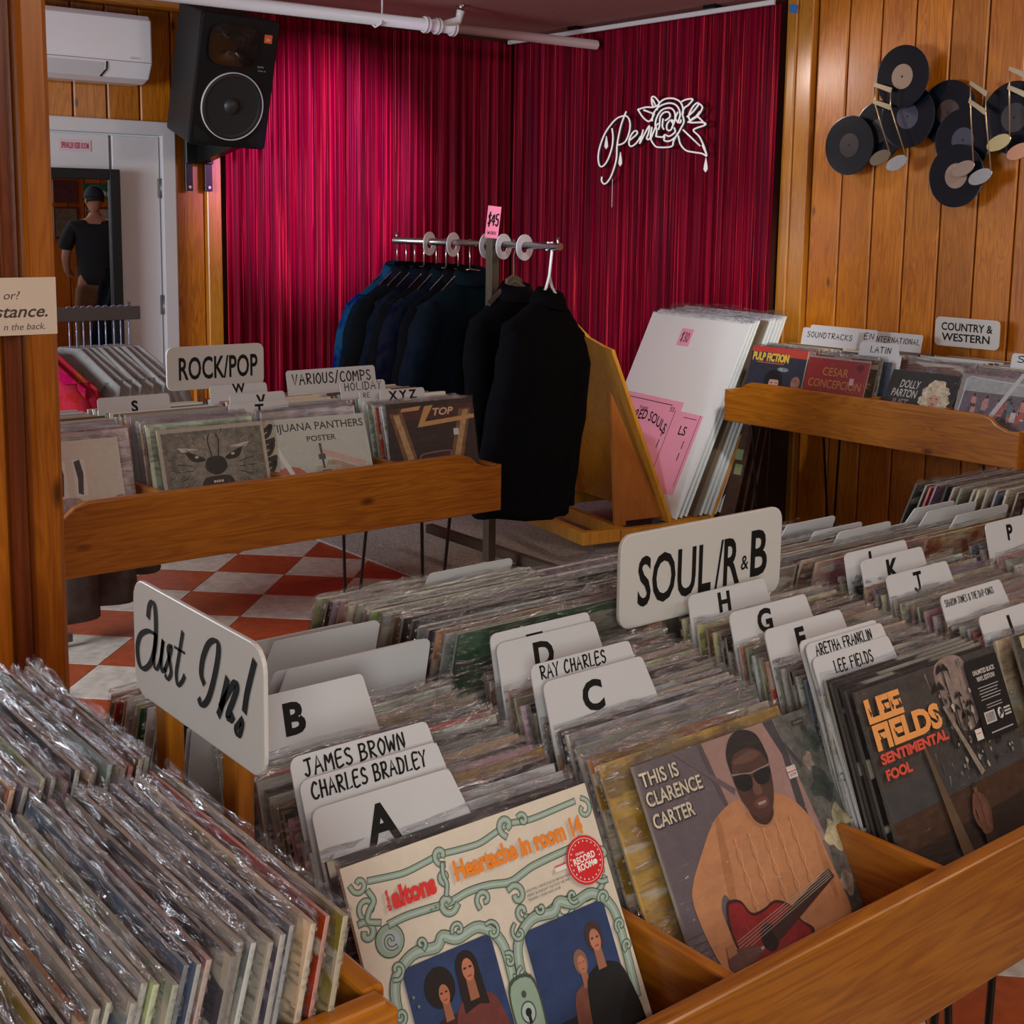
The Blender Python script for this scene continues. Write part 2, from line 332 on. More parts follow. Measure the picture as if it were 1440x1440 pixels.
def ribbon(pts, wd):
    """flat pen stroke: returns verts2d, faces"""
    P = [Vector(p) for p in pts]; V = []; F = []
    n = len(P)
    for i, p in enumerate(P):
        d = (P[min(i + 1, n - 1)] - P[max(i - 1, 0)])
        d = d.normalized() if d.length > 1e-9 else Vector((1, 0))
        ww = wd[i] if isinstance(wd, (list, tuple)) else wd
        q = Vector((-d.y, d.x)) * ww / 2
        if i == 0: p = p - d * ww * .35
        if i == n - 1: p = p + d * ww * .35
        V += [tuple(p + q), tuple(p - q)]
    for i in range(n - 1): F.append((2 * i, 2 * i + 1, 2 * i + 3, 2 * i + 2))
    return V, F
def hand_text(s, h, w, pen, seed=0):
    rnd = random.Random(seed); V = []; F = []; x = 0.0; items = []
    for ch in s:
        if ch == ' ': x += 0.5; continue
        adv = 0
        for st in STROKES.get(ch, []):
            jit = [(x + a + rnd.uniform(-.02, .02), b + rnd.uniform(-.03, .03)) for a, b in st]
            items.append(jit); adv = max(adv, max(a for a, b in st))
        x += adv + 0.24
    x -= 0.24
    for st in items:
        sm = [(p.x, p.y) for p in catmull([Vector((a, b)) for a, b in st], 3)] if len(st) > 3 else st
        pts = [((a / x - .5) * w, (b - .5) * h) for a, b in sm]
        v, f = ribbon(pts, pen); o = len(V); V += v; F += [tuple(i + o for i in q) for q in f]
    return V, F
def put_text(name, parts, mat, parent, y=-0.0006, face='-y'):
    """parts: list of (V,F,ox,oz); flat lettering lying on the plane that faces -Y of the parent"""
    V = []; F = []
    for pv, pf, ox, oz in parts:
        o = len(V); V += [(a + ox, y, b + oz) for a, b in pv]; F += [tuple(i + o for i in q) for q in pf]
    me = bpy.data.meshes.new(name); me.from_pydata(V, [], F); me.update()
    return link(name, me, mat, parent)
class Art:
    """flat print on a cover: u runs right 0..1, v runs DOWN 0..1; every piece lies a hair above the last"""
    def __init__(s, W=0.312): s.V = []; s.F = []; s.C = []; s.M = []; s.W = W; s.k = 0
    def add(s, V, F, col, mot=0.0):
        s.k += 1; o = len(s.V); y = -0.000022 * s.k
        s.V += [((u - .5) * s.W, y, (1 - v) * s.W) for u, v in V]
        for f in F: s.F.append(tuple(i + o for i in f)); s.C.append(col); s.M.append(mot)
        return s
    def poly(s, pts, col, mot=0.0, smooth=False):
        if smooth: pts = [(p.x, p.y) for p in catmull([Vector(q) for q in pts], 4, True)]
        return s.add(pts, [tuple(range(len(pts)))], col, mot)
    def rect(s, u0, u1, v0, v1, col, mot=0.0): return s.poly([(u0, v0), (u1, v0), (u1, v1), (u0, v1)], col, mot)
    def ell(s, u, v, a, b, col, mot=0.0, n=20, rot=0):
        c, d = math.cos(rot), math.sin(rot)
        return s.poly([(u + a * math.cos(t) * c - b * math.sin(t) * d, v + a * math.cos(t) * d + b * math.sin(t) * c) for t in [2 * PI * k / n for k in range(n)]], col, mot)
    def line(s, pts, wd, col, smooth=True, mot=0.0):
        if smooth and len(pts) > 2: pts = [(p.x, p.y) for p in catmull([Vector(q) for q in pts], 5)]
        V, F = ribbon(pts, wd); return s.add(V, F, col, mot)
    def text(s, t, u, v, h, w, col, bold=0.02, shear=0, align='C', arc=0.0, rot=0.0):
        V, F = text_polys(t, h, w, bold, shear, align=align, arc=arc)
        c, d = math.cos(rot), math.sin(rot)
        return s.add([(u + a * c + b * d, v - (b * c - a * d)) for a, b in V], F, col)
    def build(s, parent, name='cover_print', y=-0.0026):
        me = bpy.data.meshes.new(name); me.from_pydata([(a, b + y, c) for a, b, c in s.V], [], s.F); me.update()
        ca = me.color_attributes.new('Col', 'FLOAT_COLOR', 'CORNER'); ma = me.attributes.new('mot', 'FLOAT', 'FACE')
        cols = []
        for p, c in zip(me.polygons, s.C): cols += [*c, 1.0] * p.loop_total
        ca.data.foreach_set('color', cols); ma.data.foreach_set('value', s.M)
        return link(name, me, PRINT, parent)

# ------------------------------------------------------------------ the setting
def tilefloor():
    fl = BM(); box(fl, -1.4, 7.1, -1.7, 6.7, -0.12, -0.006)
    root = link('floor', fl, plain('grout', (0.16, 0.10, 0.08), 0.9)); tag(root, kind='structure')
    def vinyl(name, c):
        m, nt, b = new_mat(name); N, L = nt.nodes, nt.links
        tc = N.new('ShaderNodeTexCoord'); oi = N.new('ShaderNodeObjectInfo'); ad = N.new('ShaderNodeVectorMath'); ad.operation = 'ADD'
        L.new(tc.outputs['Object'], ad.inputs[0]); L.new(oi.outputs['Random'], ad.inputs[1])
        n = N.new('ShaderNodeTexNoise'); n.inputs['Scale'].default_value = 26; n.inputs['Detail'].default_value = 6; L.new(ad.outputs[0], n.inputs['Vector'])
        cr = N.new('ShaderNodeValToRGB'); cr.color_ramp.elements[0].position = .3; cr.color_ramp.elements[1].position = .7
        cr.color_ramp.elements[0].color = (*[v * .75 for v in c], 1); cr.color_ramp.elements[1].color = (*[min(1, v * 1.15) for v in c], 1)
        L.new(n.outputs['Fac'], cr.inputs[0]); L.new(cr.outputs[0], b.inputs['Base Color']); b.inputs['Roughness'].default_value = .38
        return m
    red, wht = vinyl('red_tile', (0.40, 0.075, 0.022)), vinyl('white_tile', (0.60, 0.54, 0.46))
    t = 0.305; h = t / 2 - 0.0012; me = {}
    for m in (red, wht):
        b = BM(); box(b, -h, h, -h, h, -0.006, 0, 0.0008); q = bpy.data.meshes.new('tile'); b.to_mesh(q); b.free(); q.materials.append(m); me[m] = q
    e1 = Vector((1, -1)) / math.sqrt(2) * t; e2 = Vector((1, 1)) / math.sqrt(2) * t   # the checker runs at 45 degrees
    o = Vector((2.462, 5.115)); n = 0
    for i in range(-22, 23):
        for j in range(-26, 16):
            c = o + e1 * (i + .5) + e2 * (j - .5)
            if not (0.15 < c.x < 3.25 and 0.75 < c.y < 6.25): continue
            if not ((c.y > 1.9 or c.x > 1.7)): continue
            q = bpy.data.objects.new('tile', me[wht if (i + j) % 2 == 0 else red]); COL.objects.link(q)
            q.location = (c.x, c.y, 0); q.rotation_euler = (0, 0, R(45)); q.parent = root; n += 1
    # the rest of the checker, outside the picture, in one piece of each colour
    for par, m in ((0, wht), (1, red)):
        b = BM()
        for i in range(-30, 40):
            for j in range(-40, 30):
                c = o + e1 * (i + .5) + e2 * (j - .5)
                if (i + j) % 2 != par or not (-1.3 < c.x < 6.9 and -1.5 < c.y < 6.4): continue
                if (0.15 < c.x < 3.25 and 0.75 < c.y < 6.25) and (c.y > 1.9 or c.x > 1.7): continue
                if c.x > 3.25 and c.y > 2.9: continue
                d1, d2 = e1 * .496, e2 * .496
                b.faces.new([b.verts.new((*(c + s1 * d1 + s2 * d2), -0.0002)) for s1, s2 in ((-1, -1), (1, -1), (1, 1), (-1, 1))])
        ob = link('distant_tile', b, m, root); ob['kind'] = 'stuff'
        ob.data.flip_normals() if ob.data.polygons[0].normal.z < 0 else None
    return root
FLOOR = tilefloor()
def carpet():
    m, nt, b = new_mat('grey_carpet'); N, L = nt.nodes, nt.links
    tc = N.new('ShaderNodeTexCoord'); n = N.new('ShaderNodeTexNoise'); n.inputs['Scale'].default_value = 260; n.inputs['Detail'].default_value = 3
    L.new(tc.outputs['Object'], n.inputs['Vector'])
    cr = N.new('ShaderNodeValToRGB'); cr.color_ramp.elements[0].position = .35; cr.color_ramp.elements[1].position = .68
    cr.color_ramp.elements[0].color = (.13, .13, .12, 1); cr.color_ramp.elements[1].color = (.80, .80, .73, 1)
    L.new(n.outputs['Fac'], cr.inputs[0]); L.new(cr.outputs[0], b.inputs['Base Color']); b.inputs['Roughness'].default_value = 1
    bp = N.new('ShaderNodeBump'); bp.inputs['Strength'].default_value = .8; bp.inputs['Distance'].default_value = .004; L.new(n.outputs['Fac'], bp.inputs['Height']); L.new(bp.outputs[0], b.inputs['Normal'])
    b = BM(); box(b, 3.10, 5.19, 2.75, 6.49, -0.004, 0.006, 0.003)
    tag(link('floor', b, m), 'grey looped carpet laid in the far corner beyond the red and white tiles', kind='structure')
carpet()
def chamfer_plank(wd, h, th=0.016):
    b = BM(); g = 0.004
    prism(b, [(-wd / 2 + g, 0), (-wd / 2 + g, -th + .005), (-wd / 2 + g + .006, -th), (wd / 2 - g - .006, -th), (wd / 2 - g, -th + .005), (wd / 2 - g, 0)], 'z', 0, h)
    return b
CEIL = 2.63
def walls():
    # right wall: pine boards from the curtain's end towards the shop front
    b = BM(); box(b, 5.216, 5.30, 1.25, 6.6, 0, CEIL); wr = tag(link('wall_right', b, DARKGAP), kind='structure')
    b = chamfer_plank(0.183, CEIL); me = bpy.data.meshes.new('plank'); b.to_mesh(me); b.free(); me.materials.append(WPLANK)
    y = 4.075
    while y > 1.3:
        o = bpy.data.objects.new('plank', me); COL.objects.link(o); o.location = (5.216, y, 0); o.rotation_euler = (0, 0, -PI / 2); o.parent = wr
        y -= 0.183
    b = BM(); box(b, 5.168, 5.215, 4.172, 4.262, 0, CEIL, 0.004); box(b, 5.155, 5.215, 4.262, 4.325, 0, CEIL, 0.006)
    link('corner_board', b, WTRIM, wr)
    # back wall
    b = BM(); box(b, -1.3, 2.13, 6.516, 6.6, 0, CEIL); box(b, 2.93, 5.3, 6.516, 6.6, 0, CEIL); box(b, 2.13, 2.93, 6.516, 6.6, 2.01, CEIL)
    wb = tag(link('wall_back', b, DARKGAP), kind='structure')
    b = chamfer_plank(0.172, CEIL - 2.005); mt = bpy.data.meshes.new('plank'); b.to_mesh(mt); b.free(); mt.materials.append(WPLANK)
    b = chamfer_plank(0.172, CEIL); mf = bpy.data.meshes.new('plank'); b.to_mesh(mf); b.free(); mf.materials.append(WPLANK)
    x = 2.93 + .086 - 0.172 * 5
    for k in range(5):
        o = bpy.data.objects.new('plank', mt); COL.objects.link(o); o.location = (x + k * .172 - .0, 6.516, 2.005); o.parent = wb
    for xx in (3.016,):
        o = bpy.data.objects.new('plank', mf); COL.objects.link(o); o.location = (xx, 6.516, 0); o.parent = wb
    for k in range(4):
        o = bpy.data.objects.new('plank', mf); COL.objects.link(o); o.location = (2.07 - k * .172, 6.516, 0); o.parent = wb
    b = BM(); box(b, 3.102, 3.185, 6.465, 6.516, 0, CEIL, 0.005); link('corner_board', b, WTRIM, wb)
    b = BM(); box(b, 1.4, 3.16, 6.40, 6.499, 2.555, CEIL, 0.01); tag(link('trim_1', b, W['x']), kind='structure')
    # door leaves and frame
    b = BM()
    prism(b, [(2.85, 0), (2.85, 1.935), (2.13, 1.935), (2.13, 2.005), (2.925, 2.005), (2.925, 0)], 'y', 6.455, 6.515, 0.006)
    tag(link('trim_2', b, WHITE), 'white painted door frame', kind='structure')
    for n, (x0, x1) in enumerate(((2.595, 2.843), (2.10, 2.580))):
        r_ = empty('door_%d' % (n + 1), (x0, 6.48, 0), kind='structure')
        b = BM(); box(b, 0, x1 - x0, 0, .035, 0.01, 1.928, .003); link('leaf', b, WHITE, r_)
        if n == 0:
            for z in (1.62, 1.02, .35):
                b = BM(); tube(b, [(x1 - x0 + .006, -.008, z), (x1 - x0 + .006, -.008, z + .10)], .006, 8); box(b, x1 - x0 - .012, x1 - x0 + .0, -.003, .001, z, z + .1)
                link('hinge', b, plain('hinge_steel', (.25, .25, .26), .4, metal=.8), r_)
    b = BM(); box(b, 2.575, 2.60, 6.525, 6.53, 0, 1.93); link('door_gap', b, INK, wb)
    # left side room walls, shop front, side room: mostly seen in the mirror or not at all
    b = BM(); box(b, -1.40, -1.3, -1.7, 3.4, 0, CEIL); box(b, -1.40, -1.3, 5.2, 6.6, 0, CEIL); box(b, -1.40, -1.3, 3.4, 5.2, 0, 1.1); box(b, -1.40, -1.3, 3.4, 5.2, 2.4, CEIL)
    tag(link('wall_left', b, WPLANK), kind='structure')
    b = BM(); box(b, -1.3, -1.3 + 8.4, -1.7, -1.6, 0, CEIL); wf = tag(link('wall_front', b, DARKGAP), kind='structure')
    x = 2.3
    while x < 7.0:
        o = bpy.data.objects.new('plank', mf); COL.objects.link(o); o.location = (x, -1.6, 0); o.rotation_euler = (0, 0, PI); o.parent = wf; x += .172
    b = BM(); box(b, 7.0, 7.1, -1.6, 1.35, 0, CEIL); box(b, 5.3, 7.1, 1.25, 1.35, 0, CEIL); tag(link('wall_side', b, WPLANK), kind='structure')
    # ceiling
    cm = plain('ceiling_texture', (0.42, 0.19, 0.18), 0.9, noise=.25, scale=60, bump=1.0)
    b = BM(); box(b, -1.4, 7.1, -1.7, 6.6, CEIL, CEIL + .08); tag(link('ceiling', b, cm), kind='structure')
walls()

# pillar at the left
def pillar():
    p = empty('wall_left_post', (0, 0, 0), kind='structure'); p.name = 'wall_pillar'
    b = BM(); box(b, 0.2, .632, 2.03, 2.16, 0, CEIL, .004); link('board', b, WPOST, p)
    b = BM(); box(b, .632, .657, 2.012, 2.16, 0, CEIL, .003); link('batten', b, WDARK, p)
    b = BM(); prism(b, [(.657, 1.992), (.664, 1.985), (.694, 1.985), (.703, 1.994), (.703, 2.16), (.657, 2.16)], 'z', 0, CEIL); link('corner_moulding', b, WPOST, p)
pillar()

def curtain_mat():
    m, nt, b = new_mat('red_satin'); N, L = nt.nodes, nt.links
    tc = N.new('ShaderNodeTexCoord')
    def streak(sx, sz):
        mp = N.new('ShaderNodeMapping'); mp.inputs['Scale'].default_value = (sx, sx, sz); L.new(tc.outputs['Object'], mp.inputs['Vector'])
        n = N.new('ShaderNodeTexNoise'); n.inputs['Scale'].default_value = 1; n.inputs['Detail'].default_value = 3; L.new(mp.outputs[0], n.inputs['Vector']); return n
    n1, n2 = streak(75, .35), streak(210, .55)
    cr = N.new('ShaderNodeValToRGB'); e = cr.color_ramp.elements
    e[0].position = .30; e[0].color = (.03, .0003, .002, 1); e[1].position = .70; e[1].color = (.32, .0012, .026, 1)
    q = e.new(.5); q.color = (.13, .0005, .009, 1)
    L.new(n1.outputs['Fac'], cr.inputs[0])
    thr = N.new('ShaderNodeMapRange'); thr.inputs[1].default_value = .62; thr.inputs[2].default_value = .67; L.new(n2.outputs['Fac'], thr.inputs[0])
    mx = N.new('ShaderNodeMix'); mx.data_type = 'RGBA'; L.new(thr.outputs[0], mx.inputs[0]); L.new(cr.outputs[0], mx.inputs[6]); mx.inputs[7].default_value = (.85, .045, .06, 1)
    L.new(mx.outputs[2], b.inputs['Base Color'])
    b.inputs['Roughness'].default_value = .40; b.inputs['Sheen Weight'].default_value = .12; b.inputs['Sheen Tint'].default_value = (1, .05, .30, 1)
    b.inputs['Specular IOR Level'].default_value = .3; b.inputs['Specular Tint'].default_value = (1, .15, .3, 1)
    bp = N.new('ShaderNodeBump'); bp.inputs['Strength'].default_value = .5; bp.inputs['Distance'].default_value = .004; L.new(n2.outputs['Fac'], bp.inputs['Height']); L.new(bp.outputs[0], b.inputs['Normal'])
    return m
CURT = curtain_mat()
def curtain(length, seed):
    rnd = random.Random(seed); V = []; F = []; n = int(length / .0045); rows = 9
    ph = [rnd.uniform(0, 6.3) for _ in range(6)]
    for j in range(rows + 1):
        z = .02 + (CEIL - .05) * j / rows; t = j / rows
        for i in range(n + 1):
            s = i * length / n
            y = .009 * math.sin(s * 88 + 1.6 * math.sin(s * 9 + ph[0]) + ph[1]) + .0055 * math.sin(s * 171 + 2 * math.sin(s * 13 + ph[2])) * (1.1 - t * .5) + .012 * math.sin(s * 21 + ph[3] + t * .8)
            x = s + .006 * math.sin(s * 31 + t * 3 + ph[4]) * (1 - t)
            V.append((x, y, z))
    for j in range(rows):
        for i in range(n):
            a = j * (n + 1) + i; F.append((a, a + 1, a + n + 2, a + n + 1))
    me = bpy.data.meshes.new('curtain'); me.from_pydata(V, [], F); me.update(); return me
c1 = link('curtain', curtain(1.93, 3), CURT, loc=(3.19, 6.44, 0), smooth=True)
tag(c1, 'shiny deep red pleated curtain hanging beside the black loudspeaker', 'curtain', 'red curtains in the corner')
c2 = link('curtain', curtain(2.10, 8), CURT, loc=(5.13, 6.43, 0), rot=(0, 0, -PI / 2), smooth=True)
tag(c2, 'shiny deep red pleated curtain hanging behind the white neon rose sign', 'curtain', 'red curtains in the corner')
def ceiling_bits():
    o = empty('curtain_rail', (0, 0, 0), label='thin white curtain rail along the ceiling above the neon sign', cat='rail')
    b = BM(); box(b, 5.055, 5.075, 4.33, 6.40, 2.585, 2.61, .003); link('track', b, WHITEP, o)
    for y in (4.7, 5.75):
        b = BM(); box(b, 5.04, 5.09, y, y + .08, 2.61, 2.629); link('bracket', b, BLACKM, o)
    p = empty('sprinkler_pipe', (0, 0, 0), label='white sprinkler pipe hung under the ceiling across the curtain', cat='pipe')
    b = BM(); tube(b, [(1.2, 5.78, 2.515), (4.10, 5.66, 2.515)], .031, 16); link('pipe', b, WHITEP, p)
    b = BM(); tube(b, [(4.10, 5.66, 2.515), (5.08, 5.625, 2.515)], .026, 16); link('branch_pipe', b, plain('pinkish_pipe', (.50, .34, .36), .4), p)
    b = BM()
    for x in (3.93, 4.0, 4.1): tube(b, [(x, 5.665, 2.515), (x + .02, 5.665, 2.515)], .042, 14)
    tube(b, [(4.02, 5.66, 2.515), (4.12, 5.63, 2.55), (4.13, 5.62, 2.60)], .022, 10); link('elbow_fitting', b, WHITEP, p)
    b = BM(); tube(b, [(4.13, 5.62, 2.60), (4.13, 5.62, 2.628)], .012, 8); disc(b, (4.13, 5.62), .025, (2.620, 2.626), 12, 'z'); link('sprinkler_head', b, STEEL, p)
    b = BM(); tube(b, [(3.70, 5.70, 2.629), (3.68, 5.67, 2.56), (3.66, 5.645, 2.49), (3.645, 5.68, 2.475), (3.64, 5.70, 2.49)], .005, 6); link('hook_strap', b, WHITEP, p)
ceiling_bits()

# ------------------------------------------------------------------ record bins
def board_outline(L, z0, z1, dip=0.045, run=0.15):
    s = [(0.0, z0), (L, z0), (L, z1 - dip)]
    for t in (0.3, 0.55): s.append((L - run * t * .6, z1 - dip - .004))
    s += [(L - run * .62, z1 - dip + .012), (L - run * .78, z1 - .012), (L - run, z1 - .001), (L - run - .03, z1)]
    s += [(run + .03, z1), (run, z1 - .001), (run * .78, z1 - .012), (run * .62, z1 - dip + .012)]
    for t in (0.55, 0.3): s.append((run * t * .6, z1 - dip - .004))
    s.append((0.0, z1 - dip))
    return s
def hairpin(b, x, y, ztop, sx):
    tube(b, [(x - .055, y, ztop), (x - .012 + sx * .03, y, .02), (x + sx * .03, y, .006), (x + .012 + sx * .03, y, .02), (x + .055, y, ztop)], .0055, 7)
    box(b, x - .07, x + .07, y - .03, y + .03, ztop - .004, ztop)
def make_bin(name, loc, yaw, L, D, cols, z0, z1, label, double=False, backboard=True, legs=None):
    p = empty(name, loc, (0, 0, yaw), label, 'record bin')
    lm = W['x']
    b = BM(); prism(b, board_outline(L, z0, z1), 'y', 0, .022, .005, 3); link('front_board', b, lm, p)
    b = BM(); prism(b, board_outline(L, z0, z1 if double else z1 - .02), 'y', D - .022, D, .004, 2); link('back_board', b, lm, p)
    zt = z1 - .045
    for x in (0.0, L - .018):
        b = BM(); box(b, x, x + .018, .0225, D - .0225, z0, zt, .003); link('end_panel', b, W['y'], p)
    if double:
        h = D / 2
        for s in (0, 1):
            q = [(.0225, z0), (h - .009, z0), (h - .009, z0 + .027), (.0225, z0 + .010)]
            if s: q = [(D - a, c) for a, c in q][::-1]
            b = BM(); prism(b, q, 'x', .0185, L - .0185); link('bottom_panel', b, W['x'], p)
    else:
        b = BM(); prism(b, [(.0225, z0), (D - .0225, z0), (D - .0225, z0 + .04), (.0225, z0 + .012)], 'x', .0185, L - .0185); link('bottom_panel', b, W['x'], p)
    for c in cols:
        b = BM(); prism(b, [(.0225, z0 + .0125), (D - .0225, z0 + .0125), (D - .0225, z1 - .018), (.0225, z1 - .006)], 'x', c - .008, c + .008, .003, 2); link('partition', b, W['y'], p)
    if double:
        b = BM(); box(b, .019, L - .019, D / 2 - .008, D / 2 + .008, z0 + .001, z1 - .0); link('middle_board', b, W['x'], p)
    for x, y in legs or ((.14, .10), (.14, D - .10), (L - .14, .10), (L - .14, D - .10)):
        b = BM(); hairpin(b, x, y, z0 - .0005, 1 if x < L / 2 else -1); link('leg', b, BLACKM, p)
    return p
SOUL = dict(x=.57, y=.778, pitch=.365)
soul_bin = make_bin('record_bin', (.57, .778, 0), 0, 6 * .365 + .02, 1.03, [.365 * k for k in range(1, 6)], .63, .80,
                    'long double-sided pine record bin in the foreground holding the A to P cards', double=True,
                    legs=((.14, .10), (.14, .93), (.74, .06), (.87, .06), (.80, .93), (2.05, .1), (2.05, .93)))
rock_bin = make_bin('record_bin', (1.0, 3.088, 0), 0, 1.44, .70, [.36, .72, 1.08], .652, .84, 'pine record bin under the rock and pop sign, in front of the shirts',
                    legs=((.03, .12), (.03, .58), (1.28, .12), (1.28, .58)))
cw_bin = make_bin('record_bin', (4.403, 3.960, 0), -PI / 2, 1.44, .70, [.36, .72, 1.08], .652, .84, 'pine record bin against the panelled wall under the country sign')
# the new-arrivals bin: its records face left
JT = .97
just_bin = empty('record_bin', (.50, .745, 0), (0, 0, 0), 'pine bin of new arrivals at the lower left, its records turned sideways', 'record bin')
def fill_just():
    p = just_bin; L = -.95; zt = JT; z0 = .718
    prof = [(0, z0), (0, zt - .012), (-.012, zt), (L, zt), (L, z0)]
    b = BM(); prism(b, prof, 'y', 0, .02, .005, 3); link('side_panel', b, W['x'], p)
    b = BM(); prism(b, prof, 'y', .705, .725, .005, 2); link('side_panel', b, W['x'], p)
    b = BM(); box(b, -.020, -.0, .0205, .7045, z0, zt - .001, .004, 2); link('back_board', b, W['y'], p)
    b = BM(); box(b, L, L + .02, .0205, .7045, z0, zt - .05, .004, 2); link('front_board', b, W['y'], p)
    b = BM(); box(b, L + .0205, -.0205, .0205, .7045, z0, z0 + .012); link('bottom_panel', b, W['x'], p)
    b = BM(); box(b, L + .021, -.021, .356, .368, z0 + .0125, zt - .06); link('partition', b, W['x'], p)
    for x in (-.12, L + .12):
        for y in (.08, .64):
            b = BM(); hairpin(b, x, y, z0 - .0005, -1); link('leg', b, BLACKM, p)
fill_just()

# ------------------------------------------------------------------ records
S = .312
def cover_mesh(th, curve, seed):
    """square card sleeve, open at the top, a touch bowed"""
    b = BM(); n = 6
    V = {}
    for j in range(n + 1):
        for i in (0, 1):
            for k in (0, 1):
                z = S * j / n; bow = curve * math.sin(PI * j / n)
                V[i, j, k] = b.verts.new(((i - .5) * S, (k - .5) * th + bow, z))
    for j in range(n):
        for k in (0, 1):
            q = [V[0, j, k], V[1, j, k], V[1, j + 1, k], V[0, j + 1, k]]
            f = b.faces.new(q if k == 0 else q[::-1]); f.material_index = 0
        for i in (0, 1):
            q = [V[i, j, 0], V[i, j, 1], V[i, j + 1, 1], V[i, j + 1, 0]]
            f = b.faces.new(q if i == 1 else q[::-1]); f.material_index = 1
    for j in (0, n):
        q = [V[0, j, 0], V[1, j, 0], V[1, j, 1], V[0, j, 1]]
        f = b.faces.new(q if j == n else q[::-1]); f.material_index = 1
    m = bpy.data.meshes.new('cover'); b.to_mesh(m); b.free(); m.materials.append(COVER); m.materials.append(EDGE)
    return m
def edge_mat():
    m, nt, b = new_mat('card_edge'); N, L = nt.nodes, nt.links
    oi = N.new('ShaderNodeObjectInfo'); mx = N.new('ShaderNodeMix'); mx.data_type = 'RGBA'
    gt = N.new('ShaderNodeMath'); gt.operation = 'MULTIPLY'; gt.inputs[1].default_value = .8; L.new(oi.outputs['Random'], gt.inputs[0]); L.new(gt.outputs[0], mx.inputs[0])
    L.new(oi.outputs['Color'], mx.inputs[6]); mx.inputs[7].default_value = (.50, .46, .39, 1); L.new(mx.outputs[2], b.inputs['Base Color']); b.inputs['Roughness'].default_value = .7
    return m
EDGE = edge_mat()
COVERS = [cover_mesh(.0036, 0, 0), cover_mesh(.0046, .0014, 1), cover_mesh(.0042, -.0012, 2)]
FLATC = cover_mesh(.005, 0, 3)
def sleeve_mesh(seed):
    """clear outer sleeve: two soft sheets joined at sides and foot, crinkled lip standing above the card"""
    rnd = random.Random(seed); nx = 16; zs = [-.002, .12, .22, .262, .285, .300, .311, .3165, .322]
    b = BM(); rows = {}
    ph = [rnd.uniform(0, 6.3) for _ in range(6)]
    for k in (0, 1):
        for j, z in enumerate(zs):
            for i in range(nx + 1):
                x = (i / nx - .5) * .3235; t = max(0, (z - .25) / .07)
                wob = t * (.0011 * math.sin(x * 47 + ph[0 + k]) + .0008 * math.sin(x * 121 + ph[2 + k] + z * 60))
                y = (-1 if k == 0 else 1) * (.0040 - .0024 * max(0, (z - .312) / .01)) + wob
                if i in (0, nx): y = 0 + wob * .3
                zz = z + (.0016 * math.sin(x * 33 + ph[4]) + .001 * rnd.uniform(-1, 1) if j == len(zs) - 1 else 0)
                rows[k, j, i] = b.verts.new((x, y, zz))
    for k in (0, 1):
        for j in range(len(zs) - 1):
            for i in range(nx):
                q = [rows[k, j, i], rows[k, j, i + 1], rows[k, j + 1, i + 1], rows[k, j + 1, i]]
                f = b.faces.new(q if k == 0 else q[::-1]); f.smooth = True
    m = bpy.data.meshes.new('clear_sleeve'); b.to_mesh(m); b.free(); m.materials.append(SLEEVE); return m
SLEEVES = [sleeve_mesh(s) for s in range(5)]
FRONT_SLEEVE = sleeve_mesh(9); FRONT_SLEEVE.materials[0] = SLEEVE_FLAT
PAL = [('cream', (.55, .47, .33)), ('white', (.62, .60, .57)), ('tan', (.38, .26, .15)), ('grey', (.26, .26, .26)), ('charcoal', (.05, .05, .055)),
       ('black', (.012, .012, .014)), ('brown', (.13, .065, .035)), ('olive grey', (.20, .20, .14)), ('slate blue', (.10, .14, .22)), ('red', (.42, .045, .03)),
       ('dark green', (.05, .10, .06)), ('mustard', (.50, .30, .05)), ('faded pink', (.42, .22, .24)), ('rust', (.36, .10, .03)), ('pale grey', (.42, .42, .41)), ('mauve', (.22, .15, .20))]
WT = [12, 10, 9, 12, 8, 9, 8, 10, 3, 3, 2, 2, 1, 2, 12, 1]
WTJ = [5, 5, 7, 11, 8, 8, 7, 4, 10, 3, 1, 1, 3, 2, 10, 5]
ORD = ['first', 'second', 'third', 'fourth', 'fifth', 'sixth', 'seventh', 'eighth', 'ninth', 'tenth', 'eleventh', 'twelfth', 'thirteenth', 'fourteenth', 'fifteenth',
       'sixteenth', 'seventeenth', 'eighteenth', 'nineteenth', 'twentieth', 'twenty-first', 'twenty-second', 'twenty-third', 'twenty-fourth', 'twenty-fifth', 'twenty-sixth', 'twenty-seventh',
       'twenty-eighth', 'twenty-ninth', 'thirtieth', 'thirty-first', 'thirty-second', 'thirty-third', 'thirty-fourth', 'thirty-fifth', 'thirty-sixth']
RR = random.Random(11)
NREC = [0]
def record(xc, ytop, ztop, theta, yaw, color, label, group, front=False, roll=0.0, sleeve=True):
    """xc, ytop: centre of the top edge in world; leans back by theta; faces (-sin yaw... ) -Y turned by yaw"""
    # foot point = top minus S along the leaning card
    M = Euler((-theta, roll, yaw), 'XYZ')
    up = M.to_matrix() @ Vector((0, 0, 1))
    foot = Vector((xc, ytop, ztop)) - up * S
    o = empty('record_album', foot, M, label, 'record', group)
    NREC[0] += 1
    c = bpy.data.objects.new('cover', FLATC if front else RR.choice(COVERS)); COL.objects.link(c); c.parent = o; c.color = (*color, 1)
    if sleeve:
        s = bpy.data.objects.new('clear_sleeve', FRONT_SLEEVE if front else RR.choice(SLEEVES)); COL.objects.link(s); s.parent = o
        if front: s.scale = (1, 1.7, 1)
    return o
def lerp(a, b, t): return a + (b - a) * t
def yaw_pt(loc, yaw, x, y):
    c, s = math.cos(yaw), math.sin(yaw); return loc[0] + x * c - y * s, loc[1] + x * s + y * c
